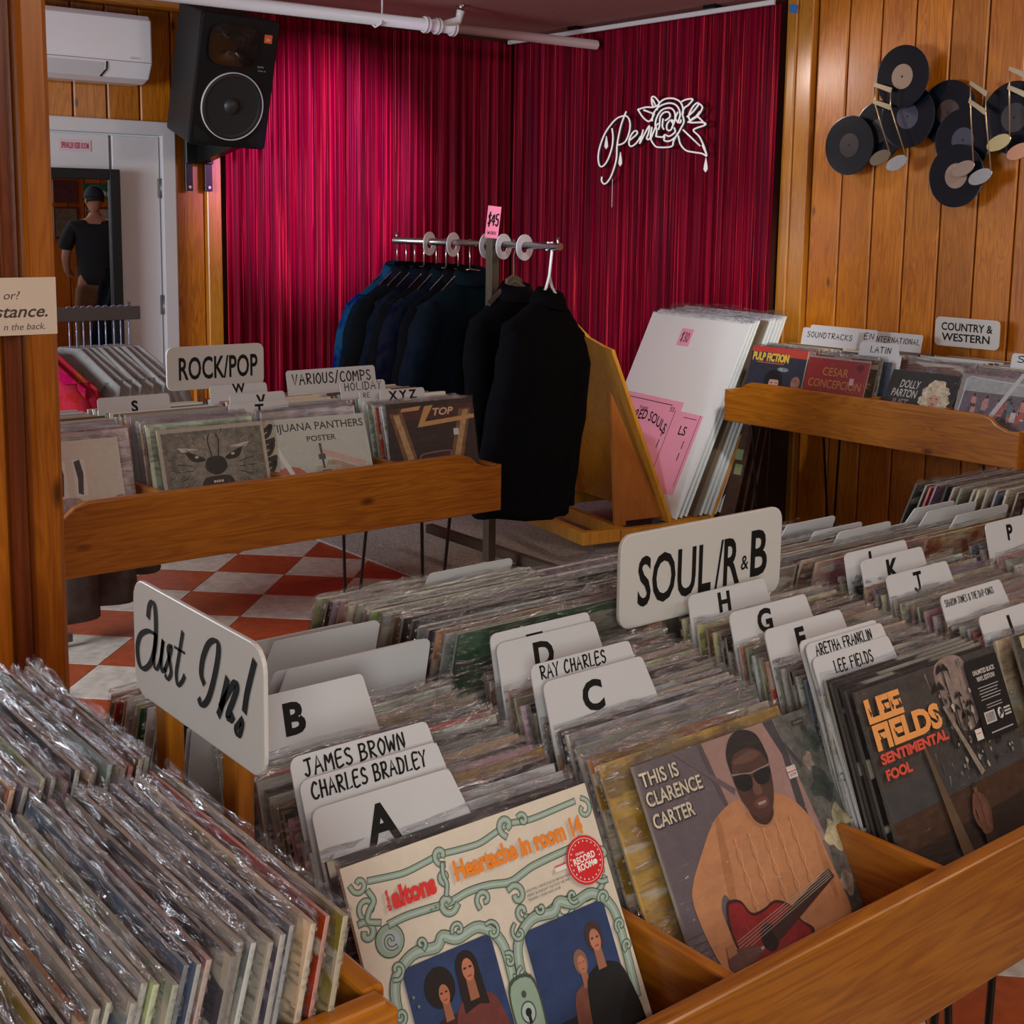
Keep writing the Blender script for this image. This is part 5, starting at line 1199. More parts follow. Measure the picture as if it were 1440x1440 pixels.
b = BM(); tube(b, [(0, 0, 1.30), (0, 0, 1.40), (0, -.012, 1.43), (0, 0, 1.46), (0, .014, 1.445)], .0035, 6); tube(b, [(-.13, .0, 1.215), (-.05, 0, 1.275), (0, 0, 1.30), (.05, 0, 1.275), (.13, 0, 1.215)], .011, 8)
prism(b, [(-.045, 1.27), (.045, 1.27), (.035, 1.31), (0, 1.325), (-.035, 1.31)], 'y', -.008, .008)
h = link('hanger', b, WBROWN, loc=(RX, 3.98, 0), rot=(0, 0, R(4))); tag(h, 'dark wooden hanger with a hook, just right of the rack post', 'hanger')
hang('jacket', garment(.50, .82, .17, True, .70, 9, .10, .06), (RX + .0, 3.765, 1.235), (R(3), R(7), R(14)), NBLK, 'long black jacket tilted on a white hanger at the right end of the rail', 'jacket', 'dark jackets on the steel rail')
b = BM(); tube(b, [(0, .014, 1.425), (0, .008, 1.455), (0, -.008, 1.456), (0, -.010, 1.42), (.0, .0, 1.33), (-.02, 0, 1.285), (-.10, 0, 1.215)], .0055, 8); tube(b, [(0, 0, 1.33), (.02, 0, 1.285), (.10, 0, 1.20)], .0055, 8); tube(b, [(-.10, 0, 1.215), (.10, 0, 1.20)], .005, 8)
h = link('hanger', b, WHITEP, loc=(RX, 3.765, 0), rot=(0, 0, R(14))); tag(h, 'white plastic hanger at the right end of the steel rail', 'hanger')
def ring_mesh():
    b = BM(); n = 28
    for a in range(n):
        pass
    o_ = [(.050 * math.cos(2 * PI * k / n), .050 * math.sin(2 * PI * k / n)) for k in range(n)]; i_ = [(.021 * math.cos(2 * PI * k / n), .021 * math.sin(2 * PI * k / n)) for k in range(n)]
    v = [[b.verts.new((x, s, z)) for x, z in q] for s in (-.002, .002) for q in (o_, i_)]
    for k in range(n):
        k2 = (k + 1) % n
        b.faces.new((v[0][k], v[0][k2], v[1][k2], v[1][k])); b.faces.new((v[2][k2], v[2][k], v[3][k], v[3][k2])); b.faces.new((v[0][k2], v[0][k], v[2][k], v[2][k2])); b.faces.new((v[1][k], v[1][k2], v[3][k2], v[3][k]))
    bmesh.ops.recalc_face_normals(b, faces=b.faces)
    m = bpy.data.meshes.new('size_ring'); b.to_mesh(m); b.free(); m.materials.append(plain('ring_plastic', (.60, .55, .60), .25)); return m
RM = ring_mesh()
for k, y in enumerate((4.55, 4.38, 4.155, 4.045, 3.915)):
    o = link('size_ring', RM, None, loc=(RX, y, 1.432), rot=(0, 0, R(24 - 3 * k)))
    tag(o, 'white plastic size ring, %s from the left on the steel rail' % ORD[k], 'size ring', 'size rings on the steel rail')
b = BM(); box(b, -.026, .026, -.0006, .0006, 0, .125)
o = link('price_card', b, PINK, loc=(RX - .008, 4.115, 1.464), rot=(0, R(6), R(-35))); tag(o, 'pink price card stuck on top of the rack post', 'price card')
put_text('lettering', [(*hand_text('$45', .045, .040, .006, 1), 0, .072), (*hand_text('WORK', .012, .034, .002, 2), 0, .02)], INK, o, y=-.0009)
# grey shirts
def shirt_rack():
    p = empty('clothes_rack', (1.0, 4.50, 0), label='grey rail of hanging grey shirts in front of the white door', cat='clothes rack')
    b = BM(); box(b, -.2, .885, -.012, .012, 1.165, 1.212, .002); link('rail', b, plain('grey_rail', (.09, .08, .08), .4, metal=.3), p)
    b = BM(); box(b, .845, .853, -.004, .004, 1.212, 1.228); link('end_pin', b, STEEL, p)
    for x in (-.15,): b = BM(); box(b, x, x + .03, -.014, .014, 0, 1.165, .002); link('post', b, plain('grey_post', (.10, .09, .09), .4, metal=.3), p)
    b = BM(); box(b, -.15, .6, -.014, .014, .02, .05, .002); link('foot', b, plain('grey_foot', (.10, .09, .09), .4, metal=.3), p)
shirt_rack()
SM = [garment(.50, .66, .05, False, .50, 20 + s, .02, .035) for s in range(3)]
hb = hanger_mesh(.34, .128, .0042, .078); SH = bpy.data.meshes.new('hanger'); hb.to_mesh(SH); hb.free(); SH.materials.append(plain('clear_hanger', (.24, .29, .46), .12, coat=.6))
xs = [1.845, 1.815, 1.79, 1.76, 1.735, 1.705, 1.68, 1.655, 1.63]
for k, x in enumerate(xs):
    hang('shirt', SM[k % 3], (x, 4.50, 1.062), (0, 0, R(116 - (k % 3) * 3)), (.27 - .006 * k, .265 - .006 * k, .26 - .006 * k), 'grey shirt, %s from the right on the grey rail' % ORD[k], 'shirt', 'grey shirts on the rail')
    h = link('hanger', SH, None, loc=(x, 4.50, 1.066), rot=(0, 0, R(116 - (k % 3) * 3))); tag(h, 'clear bluish plastic hanger of the %s grey shirt from the right' % ORD[k], 'hanger', 'clear hangers on the grey rail')
for k, x in enumerate((1.54, 1.50)):
    hang('shirt', SM[k], (x, 4.50, 1.062), (0, 0, R(112)), (.30, .015, .03), 'dark red shirt, %s from the right beside the pillar' % ORD[k], 'shirt', 'red shirts beside the pillar')
    h = link('hanger', SH, None, loc=(x, 4.50, 1.066), rot=(0, 0, R(112))); tag(h, 'clear bluish plastic hanger of the %s red shirt from the right' % ORD[k], 'hanger', 'clear hangers holding red shirts')
def trousers():
    for k, (x, y, zh, w_) in enumerate(((1.62, 4.52, .10, .17), (1.78, 4.56, .13, .17), (1.93, 4.66, .20, .15), (2.04, 4.72, .23, .14))):
        b = BM(); rows = 10; N = 16; Rg = []
        for j in range(rows + 1):
            t = j / rows; z = lerp(.62, zh, t)
            Rg.append([b.verts.new((w_ / 2 * (1 + .08 * t) * math.cos(2 * PI * i / N), .06 * math.sin(2 * PI * i / N) + .008 * math.sin(6 * PI * i / N + k), z + .01 * math.sin(2 * PI * i / N))) for i in range(N)])
        for j in range(rows):
            for i in range(N): f = b.faces.new((Rg[j][i], Rg[j + 1][i], Rg[j + 1][(i + 1) % N], Rg[j][(i + 1) % N])); f.smooth = True
        b.faces.new(Rg[0][::-1]); b.faces.new(Rg[-1]); bmesh.ops.recalc_face_normals(b, faces=b.faces)
        o = link('garment', b, CLOTH, loc=(x, y, 0), color=(.11, .09, .08)); tag(o, 'dark grey garment hem hanging below the rock bin, %s from the left' % ORD[k], 'garment', 'dark hems under the rock bin')
trousers()

# ------------------------------------------------------------------ V-shaped poster bin
def poster_bin():
    # wv: along the posters' width (away from the viewer), lv: horizontal lean direction of the posters
    a = R(10); wv = Vector((math.sin(a), math.cos(a), 0)); lv = Vector((math.cos(a), -math.sin(a), 0))
    P0 = Vector((4.689, 4.066, 1.132)); Lw = .80; s, h = .40, .90
    M = Matrix(((wv.x, lv.x, 0, 0), (wv.y, lv.y, 0, 0), (0, 0, 1, 0), (0, 0, 0, 1)))
    yaw = math.atan2(wv.y, wv.x)          # local x = width direction, local y = 90 degrees left of it = -lean
    base = P0 - lv * s; base.z = 0
    p = empty('poster_bin', base, (0, 0, yaw), 'tall V-shaped wooden poster bin left of the country bin', 'poster bin')
    PLY = wood('plywood', 'z', (.52, .20, .016), (.84, .40, .050), knots=False, grain=.5)
    # front panel: leans the other way (local +y), stepped top edge at the near end
    zt, zb = 1.10, .16; lean = .40
    def panel(pts, th, name, mat, y0=0.0, sgn=1):
        b = BM(); V = []
        for off in (0, th): V.append([b.verts.new((x, y0 + sgn * (lean * (z - zb) / (zt - zb)) + off, z)) for x, z in pts])
        n = len(pts); b.faces.new(V[0]); b.faces.new(V[1][::-1])
        for i in range(n): b.faces.new((V[0][i], V[0][(i + 1) % n], V[1][(i + 1) % n], V[1][i]))
        bmesh.ops.recalc_face_normals(b, faces=b.faces); return link(name, b, mat, p)
    panel([(.00, zb), (Lw, zb), (Lw, zt), (.36, zt), (.26, zt - .02), (.17, zt - .085), (.06, zt - .115), (.0, zt - .125)], .018, 'front_panel', PLY, .012)
    panel([(.0, zb), (Lw, zb), (Lw, .80), (.0, .80)], .018, 'back_panel', PLY, -.22, -1)
    for x in (.05, Lw - .07):
        b = BM(); prism(b, [(.035, .18), (.24, .18), (.24, .16), (.30, .16), (.30, .20), (.34, .78)][::1], 'x', x, x + .018); link('bracket', b, wood('bracket_ply', 'z', (.28, .08, .014), (.42, .14, .025), knots=False), p)
    b = BM(); box(b, -.02, Lw + .02, -.24, -.20, .10, .16, .004); box(b, -.02, Lw + .02, .26, .30, .10, .16, .004); box(b, -.02, .02, -.20, .26, .10, .16, .004); box(b, Lw - .02, Lw + .02, -.20, .26, .10, .16, .004)
    box(b, .0, Lw, -.2, .02, .16, .172); link('base_frame', b, PLY, p)
    b = BM()
    for x in (0, Lw):
        for y in (-.21, .27): box(b, x - .018, x + .018, y - .018, y + .018, 0, .10, .003)
    link('foot', b, WBROWN, p)
    b = BM(); prism(b, [(.30, .30), (.50, .17), (.50, .11), (.30, .11)], 'x', Lw - .03, Lw - .01); box(b, 0, Lw, .46, .50, .10, .16, .003); box(b, 0, .04, .30, .46, .10, .16, .003); box(b, Lw - .04, Lw, .30, .46, .10, .16, .003); link('step_rail', b, PLY, p)
    # posters: leaning the opposite way; each a board in a clear bag
    BOARD = plain('white_board', (.80, .87, .88), .35, coat=.5); EDGEB = plain('board_edge', (.60, .58, .52), .7); HOT = plain('hot_pink', (.92, .40, .57), .5, coat=.3)
    th0 = math.atan2(s, h); Hp = math.hypot(s, h)
    for k in range(9):
        off = -.028 * k - (.03 if k > 2 else 0); lab = ('white poster with pink sheets and a small pink price note, front of the poster bin' if k == 0 else '%s bagged poster board behind the pink one' % ORD[k])
        c = (.20, .14, .10) if k in (3,) else (.62, .64, .62)
        o = empty('poster', p.matrix_world @ Vector((0, 0, 0)), (0, 0, 0), lab, 'poster', 'bagged posters in the V-shaped bin')
        o.matrix_world = Matrix.Translation(base) @ Matrix.Rotation(yaw, 4, 'Z') @ Matrix.Translation((0, off, .175 + .004 * (k % 3))) @ Matrix.Rotation(th0 - R(.4) * k, 4, 'X')
        b = BM(); box(b, 0, Lw - .01 * (k % 2), -.010, 0, 0, Hp - .002, mi=0); q = link('board', b, [BOARD if k not in (3,) else plain('kraft_board', (.20, .15, .10), .7)], o)
        b = BM(); vs = []
        for j in range(13):
            x = -.01 + (Lw + .02) * j / 12; vs.append((b.verts.new((x, .003, Hp - .01)), b.verts.new((x, -.006 + .010 * math.sin(j * 1.3 + k), Hp + .022 + .010 * math.sin(j * .9 + k)))))
        for j in range(12): b.faces.new((vs[j][0], vs[j + 1][0], vs[j + 1][1], vs[j][1]))
        link('clear_bag', b, SLEEVE, o)
        if k == 0:
            def flat(x0, x1, z0, z1, y, mat, name):
                b = BM(); box(b, x0, x1, y, y + .0006, z0, z1); return link(name, b, mat, o)
            flat(.26, Lw - .01, .10, .545, .0008, HOT, 'pink_sheet'); flat(.08, .275, .10, .500, .0018, HOT, 'pink_sheet'); flat(.40, .50, Hp - .16, Hp - .07, .0008, HOT, 'price_note')
            # lettering on the +y face: flip x
            def wr(parts): 
                V = []; F = []
                for pv, pf, ox, oz in parts:
                    o0 = len(V); V += [(ox - a, .0030, b_ + oz) for a, b_ in pv]; F += [tuple(i + o0 for i in q_) for q_ in pf]
                me = bpy.data.meshes.new('lettering'); me.from_pydata(V, [], F); me.update(); link('lettering', me, INK, o)
            fr = [(.02, 0)]
            parts = [(*hand_text('$30', .045, .060, .0045, 3), .45, Hp - .115), (*T('THEE', .018, .075, .0), .56, .475), (*T('SACRED SOULS', .050, .40, .01, arc=-1.3), .52, .445)]
            for x in (.30, .74, .10): parts.append((*ribbon([(0, -.2), (0, .16)], .003), x, .34))
            parts += [(*ribbon([(-.22, 0), (.18, 0)], .003), .52, .520), (*hand_text('S3', .02, .03, .003, 4), .33, .50), (*ribbon([(0, 0), (0, -.04)], .006), .34, .40), (*ribbon([(0, 0), (0, -.04)], .006), .34, .34), (*T('LS', .045, .055, .01), .19, .41), (*ribbon([(0, 0), (0, -.035)], .006), .15, .36), (*ribbon([(0, 0), (0, -.035)], .006), .15, .30), (*ribbon([(-.05, 0), (.05, 0)], .003), .17, .475)]
            wr(parts)
    return p
poster_bin()
def dark_frames():
    """dark patterned boards with green price tags leaning below the country bin"""
    for k in range(3):
        o = empty('leaning_board', (4.50 + .07 * k, 4.01, .0), (0, R(16 - 2 * k), 0), 'dark brown patterned board, %s from the posters under the country bin' % ORD[k], 'board', 'dark boards under the country bin')
        b = BM(); box(b, 0, .014, 0, .50, .02, .62, .002); link('board', b, plain('dark_pattern', (.060, .022, .012), .5, noise=.9, scale=24), o)
        if k == 0:
            for z in (.50, .43):
                b = BM(); box(b, -.0015, -.0003, .01 + (z - .43) * .2, .055 + (z - .43) * .2, z - .05, z, .0); link('price_tag', b, plain('green_tag', (.22, .26, .12), .6), o)
dark_frames()
def add_shade_box():  # added dark box, stands in for the deep shade behind the bin
    o = empty('shade_box', (4.74, 4.13, 0), label='added dark box standing in for the shade behind the country bin', cat='case')
    b = BM(); box(b, 0, .34, 0, .26, 0, .90, .004); link('box', b, plain('shade_box_dark', (.020, .008, .004), .6), o)
    b = BM(); box(b, -.002, .342, -.002, .262, .90, .915, .003); link('lid', b, plain('shade_box_lid', (.03, .012, .006), .6), o)
add_shade_box()

# ------------------------------------------------------------------ loudspeaker, heat pump, door sign, mirror
def speaker():
    p = empty('loudspeaker', (3.0, 5.95, 2.180), (R(14), R(1.5), R(0)), 'black wall-mounted loudspeaker with a round woofer beside the curtain', 'loudspeaker')
    w_, h, d = .405, .625, .36
    BX = plain('speaker_grey', (.022, .022, .024), .55, noise=.2, scale=300, bump=.4)
    b = BM(); out = [(-w_ / 2, 0), (w_ / 2, 0), (w_ / 2 - .05, d), (-w_ / 2 + .05, d)]
    prism(b, out, 'z', -h / 2, h / 2, .012, 2); link('cabinet', b, BX, p)
    b = BM(); prism(b, round_rect(-w_ / 2 - .002, w_ / 2 + .002, -h / 2 - .002, h / 2 + .002, .02), 'y', -.022, .0, .006, 2); link('baffle', b, BLACKP, p)
    # horn: recessed oval mouth with a throat
    b = BM(); rings = []
    for t in [k / 8 for k in range(9)]:
        hw = lerp(.128, .026, t ** .7); hh = lerp(.098, .030, t ** .7)
        rings.append([b.verts.new((-.035 + hw * math.copysign(abs(math.cos(a)) ** .55, math.cos(a)), -.0235 - .010 * (1 - t) * 0 + .0012 * 0 - .012 * (1 - t), .175 + hh * math.copysign(abs(math.sin(a)) ** .55, math.sin(a)))) for a in [2 * PI * k / 32 for k in range(32)]])
    for j in range(8):
        for k in range(32): f = b.faces.new((rings[j][k], rings[j][(k + 1) % 32], rings[j + 1][(k + 1) % 32], rings[j + 1][k])); f.smooth = True
    b.faces.new(rings[-1]); bmesh.ops.recalc_face_normals(b, faces=b.faces); link('horn', b, plain('gloss_black', (.006, .006, .007), .12, coat=.8), p)
    def dish(name, prof, mat, cz, n=48):
        b = BM(); rg = []
        for r_, y in prof: rg.append([b.verts.new((.0 + r_ * math.cos(2 * PI * k / n), y, cz + r_ * math.sin(2 * PI * k / n))) for k in range(n)])
        for j in range(len(rg) - 1):
            for k in range(n): f = b.faces.new((rg[j][k], rg[j][(k + 1) % n], rg[j + 1][(k + 1) % n], rg[j + 1][k])); f.smooth = True
        if prof[-1][0] < .03: b.faces.new(rg[-1])
        bmesh.ops.recalc_face_normals(b, faces=b.faces); return link(name, b, mat, p)
    cz = -.115
    dish('woofer_trim', [(.165, -.023), (.165, -.030), (.160, -.031), (.1595, -.024)], plain('trim_silver', (.60, .60, .62), .35), cz)
    dish('woofer_surround', [(.158, -.026), (.150, -.033), (.138, -.026)], plain('rubber', (.016, .016, .017), .5), cz)
    dish('woofer_cone', [(.138, -.0262), (.10, -.0240), (.05, -.0228), (.042, -.0226)], plain('cone', (.012, .012, .013), .6), cz)
    dish('dust_cap', [(.043, -.0230), (.036, -.034), (.020, -.041), (.004, -.043)], plain('cap', (.022, .022, .023), .45), cz)
    for s in (-1, 1):
        b = BM(); prism(b, [(s * .185, -.29), (s * .10, -.29), (s * .12, -.255), (s * .185, -.215)], 'y', -.0235, -.0225); link('port', b, plain('port_black', (.002, .002, .002), .9), p)
    b = BM(); prism(b, round_rect(.128, .168, .205, .245, .003), 'y', -.026, -.022); bd = link('badge', b, plain('orange_badge', (.75, .10, .02), .5), p)
    put_text('badge_lettering', [(*T('JBL', .012, .026, .03), .148, .222)], SIGNW, p, y=-.0265)
    put_text('small_print', [(*T('EON', .008, .03, .0), .125, .088), (*T('Power 15', .007, .04, .0), .135, .070)], SIGNW, p, y=-.0235)
    b = BM(); tube(b, [(.148, -.022, .12), (.148, -.030, .12)], .013, 14); link('knob', b, BLACKP, p)
    # bracket down to the wall
    k_ = empty('speaker_bracket', (3.055, 6.44, 1.70), label='black steel wall bracket with two bolted feet under the loudspeaker', cat='bracket')
    b = BM(); box(b, -.085, -.045, 0, .02, -.04, .25, .002); box(b, .025, .065, 0, .02, -.04, .25, .002); box(b, -.085, .065, -.015, 0, .10, .26, .002); prism(b, [(-.42, .215), (-.42, .17), (-.02, .10), (-.02, .25)], 'x', -.03, .02); link('frame', b, BLACKM, k_)
    for x in (-.065, .045):
        b = BM(); tube(b, [(x, .0, -.02), (x, -.008, -.02)], .008, 10); link('bolt', b, STEEL, k_)
speaker()
def heat_pump():
    p = empty('air_conditioner', (2.42, 6.28, 2.34), label='white wall-mounted air conditioner above the door', cat='air conditioner')
    b = BM(); prof = [(.215, .155), (.01, .155), (-.012, .13), (-.015, -.07), (.03, -.145), (.09, -.165), (.215, -.165)]
    prism(b, prof, 'x', -.46, .31, .012, 3); link('body', b, WHITEP, p)
    b = BM(); box(b, -.45, .305, -.0175, -.0140, -.072, -.069); link('seam', b, plain('seam', (.25, .24, .25), .6), p)
    b = BM(); prism(b, [(-.008, -.082), (.028, -.148), (.034, -.143), (.0, -.078)], 'x', -.44, .07, .001); link('louver', b, plain('louver', (.55, .53, .55), .4), p)
    b = BM(); tube(b, [(.078, -.013, -.078), (.083, .006, -.112), (.058, .026, -.146)], .004, 6); link('louver_gap', b, BLACKP, p)
    put_text('badge_lettering', [(*T('FUJITSU', .008, .05, .0), .22, -.052)], plain('grey_print', (.2, .2, .22), .5), p, y=-.0178)
heat_pump()
def door_sign():
    p = empty('door_sign', (2.405, 6.4775, 1.868), label='small white sign with pink block lettering on the white door', cat='sign')
    b = BM(); box(b, -.080, .080, -.002, .0, -.028, .028); link('plate', b, plain('sign_dots', (.60, .50, .55), .5), p)
    b = BM(); box(b, -.073, .073, -.0028, -.002, -.021, .021); link('panel', b, plain('sign_pale', (.66, .50, .56), .5), p)
    V, F = T('SPRINKLER RISER ROOM', .028, .138, .03); put_text('lettering', [(V, F, 0, 0)], plain('crimson', (.42, .01, .06), .5), p, y=-.0034)
door_sign()
def mirror():
    p = empty('mirror', (2.360, 6.420, 0), (0, 0, R(-6.2)), label='tall black framed mirror leaning on the white door, reflecting a person', cat='mirror')
    x0, x1, z0, z1, f = -.235, .235, .55, 1.755, .052
    for nm, q in (('frame_side', (x0, x0 + f, z0, z1)), ('frame_side', (x1 - f, x1, z0, z1)), ('frame_top', (x0 + f, x1 - f, z1 - f, z1)), ('frame_foot', (x0 + f, x1 - f, z0, z0 + f))):
        b = BM(); box(b, q[0], q[1], -.02, .03, q[2], q[3], .004); link(nm, b, BLACKP, p)
    b = BM(); box(b, x0 + f, x1 - f, .004, .01, z0 + f, z1 - f); link('glass', b, plain('mirror_glass', (.62, .62, .62), .0, metal=1.0), p)
mirror()

# ------------------------------------------------------------------ what the mirror shows: a customer and framed pictures
def person():
    root = empty('person', (3.31, .90, 0), (0, 0, R(8)), 'person in a black T-shirt and dark cap seen from behind in the mirror', 'person')
    def skin(name, chain, edges, mat, sub=2):
        me = bpy.data.meshes.new(name); me.from_pydata([c[0] for c in chain], edges, []); o = bpy.data.objects.new(name, me); COL.objects.link(o); o.parent = root
        m = o.modifiers.new('skin', 'SKIN'); m.use_smooth_shade = True
        for v, c in zip(me.skin_vertices[0].data, chain): v.radius = c[1]; v.use_root = False
        me.skin_vertices[0].data[0].use_root = True
        s = o.modifiers.new('sub', 'SUBSURF'); s.levels = sub; s.render_levels = sub; me.materials.append(mat); return o
    SKN = plain('skin', (.42, .20, .13), .55, noise=.06, scale=20)
    # one body: pelvis, legs, spine, neck, arms (faces -y)
    ch = [((0, 0, .95), (.15, .11)), ((0, .005, 1.10), (.145, .10)), ((0, .01, 1.30), (.17, .105)), ((0, .0, 1.43), (.12, .085)), ((0, -.01, 1.50), (.055, .055)), ((0, -.02, 1.56), (.056, .06))]
    ed = [(0, 1), (1, 2), (2, 3), (3, 4), (4, 5)]
    for s in (-1, 1):
        n = len(ch); ch += [((s * .17, 0, 1.42), (.065, .06)), ((s * .23, .01, 1.28), (.050, .050)), ((s * .26, .0, 1.14), (.042, .042)), ((s * .25, -.09, 1.02), (.034, .034)), ((s * .22, -.20, .98), (.024, .030))]
        ed += [(3, n), (n, n + 1), (n + 1, n + 2), (n + 2, n + 3), (n + 3, n + 4)]
        m = len(ch); ch += [((s * .095, 0, .86), (.095, .095)), ((s * .11, -.01, .50), (.060, .062)), ((s * .115, .01, .28), (.052, .055)), ((s * .12, .02, .09), (.038, .040)), ((s * .13, -.05, .045), (.040, .035)), ((s * .135, -.15, .035), (.035, .028))]
        ed += [(0, m), (m, m + 1), (m + 1, m + 2), (m + 2, m + 3), (m + 3, m + 4), (m + 4, m + 5)]
    skin('body', ch, ed, SKN)
    ch = [((0, 0, .80), (.185, .145)), ((0, .005, 1.10), (.180, .130)), ((0, .01, 1.30), (.195, .13)), ((0, .0, 1.43), (.135, .10)), ((0, -.005, 1.475), (.068, .066))]; ed = [(0, 1), (1, 2), (2, 3), (3, 4)]
    for s in (-1, 1):
        n = len(ch); ch += [((s * .18, 0, 1.42), (.082, .075)), ((s * .25, .01, 1.27), (.080, .075)), ((s * .27, .01, 1.20), (.080, .074))]; ed += [(3, n), (n, n + 1), (n + 1, n + 2)]
    skin('t_shirt', ch, ed, plain('black_cotton', (.010, .011, .014), .9))
    ch = [((0, 0, .96), (.165, .125)), ((0, 0, .90), (.165, .13))]; ed = [(0, 1)]
    for s in (-1, 1):
        n = len(ch); ch += [((s * .10, 0, .80), (.108, .108)), ((s * .115, -.01, .50), (.085, .085)), ((s * .12, .01, .12), (.078, .08))]; ed += [(1, n), (n, n + 1), (n + 1, n + 2)]
    skin('trousers', ch, ed, plain('tan_cotton', (.22, .15, .09), .9))
    for s in (-1, 1):
        for k, (dx, l) in enumerate(((-.030, .068), (-.010, .080), (.010, .076), (.028, .060), (-.048, .048))):
            px, py, pz = s * .22, -.22, .975
            b0 = (px - s * dx * -1, py - (.02 if k < 4 else -.0), pz + (.0 if k < 4 else .01)); b1 = (b0[0], b0[1] - l * .5, b0[2] - .008); b2 = (b0[0] + (0 if k < 4 else -s * .02), b0[1] - l * .8, b0[2] - .028)
            skin('finger', [(b0, (.010, .010)), (b1, (.0085, .0085)), (b2, (.007, .007))], [(0, 1), (1, 2)], SKN, 1)
        skin('palm', [((s * .22, -.19, .98), (.030, .020)), ((s * .22, -.25, .972), (.040, .014))], [(0, 1)], SKN, 1)
        skin('shoe', [((s * .12, .05, .05), (.045, .045)), ((s * .125, -.05, .045), (.050, .042)), ((s * .135, -.17, .040), (.048, .034))], [(0, 1), (1, 2)], plain('shoe', (.02, .02, .02), .6), 2)
    b = BM(); bmesh.ops.create_uvsphere(b, u_segments=28, v_segments=20, radius=1)
    for v in b.verts:
        x, y, z = v.co; v.co = Vector((x * .077, y * .098 - .02 * (z < -.2) * -z * .0, z * .118))
        if y < -.2 and z < .1: v.co.y -= .006
        if z < -.3: v.co.x *= .86; v.co.y = v.co.y * .9 - .008
        if abs(x) < .22 and y < -.8 and -.35 < z < .15: v.co.y -= .018 * (1 - abs(x) / .22)
    for f in b.faces: f.smooth = True
    hd = link('head', b, SKN, root, (0, -.03, 1.655), (R(8), 0, R(-14)))
    for s in (-1, 1):
        b = BM(); bmesh.ops.create_uvsphere(b, u_segments=12, v_segments=8, radius=.012); link('eye', b, plain('eye_white', (.7, .7, .68), .2), hd, (s * .030, -.088, .008))
        b = BM(); bmesh.ops.create_uvsphere(b, u_segments=12, v_segments=8, radius=1); bmesh.ops.scale(b, vec=(.008, .018, .030), verts=b.verts); link('ear', b, SKN, hd, (s * .078, .008, -.008))
    b = BM(); tube(b, [(-.022, -.098, -.052), (0, -.104, -.055), (.022, -.098, -.052)], .005, 8); link('mouth', b, plain('lips', (.35, .10, .08), .5), hd)
    b = BM(); bmesh.ops.create_uvsphere(b, u_segments=24, v_segments=16, radius=1)
    for v in b.verts:
        z = max(v.co.z, -.22); v.co = Vector((v.co.x * .081, v.co.y * .101 + .006, z * .105))
    link('hair', b, plain('dark_hair', (.015, .010, .008), .8), hd, (0, .008, .0), smooth=True)
    b = BM(); bmesh.ops.create_uvsphere(b, u_segments=28, v_segments=18, radius=1)
    for v in b.verts:
        z = max(v.co.z, -.02); v.co = Vector((v.co.x * .090, v.co.y * .112, z * .112))
    CAP = plain('navy_cap', (.012, .020, .035), .8); cap = link('cap', b, CAP, root, (0, -.02, 1.675), (R(8), 0, R(-14)), smooth=True)
    b = BM(); prism(b, [(.085 * math.cos(a), -.08 + .09 * math.sin(a)) for a in [PI + PI * k / 14 for k in range(15)]], 'z', -.002, .003); link('cap_peak', b, CAP, cap)
person()
def framed():
    for k, (x, z, w_, h, kind) in enumerate(((3.39, 1.76, .26, .24, 0), (3.39, 1.43, .26, .34, 1), (3.72, 1.43, .26, .34, 2), (3.90, 1.77, .64, .17, 3))):
        if kind < 3:
            o = empty('framed_picture', (x, -1.575, z), (0, 0, PI), ['small framed dark picture', 'framed black and white crowd picture', 'framed cream picture beside the crowd picture'][kind] + ', reflected in the mirror', 'picture')
            b = BM(); box(b, -w_ / 2, w_ / 2, -.02, 0, -h / 2, h / 2, .004); link('frame', b, WDARK, o)
            b = BM(); box(b, -w_ / 2 + .02, w_ / 2 - .02, -.0215, -.02, -h / 2 + .02, h / 2 - .02); link('print', b, plain('print_%d' % kind, ((.10, .04, .05), (.16, .15, .12), (.36, .30, .22))[kind], .3, noise=.8, scale=26), o)
        else:
            o = empty('street_sign', (x, -1.583, z), (0, 0, PI), 'green street name sign with white letters, reflected in the mirror', 'sign')
            b = BM(); prism(b, round_rect(-w_ / 2, w_ / 2, -h / 2, h / 2, .012), 'y', -.004, 0); link('plate', b, plain('street_green', (.01, .16, .11), .4), o)
            put_text('lettering', [(*T('ne', .085, .14, .03), .085, -.01), (*T('St', .055, .070, .03), .225, .02)], plain('sign_white', (.75, .78, .76), .5), o, y=-.005)
framed()

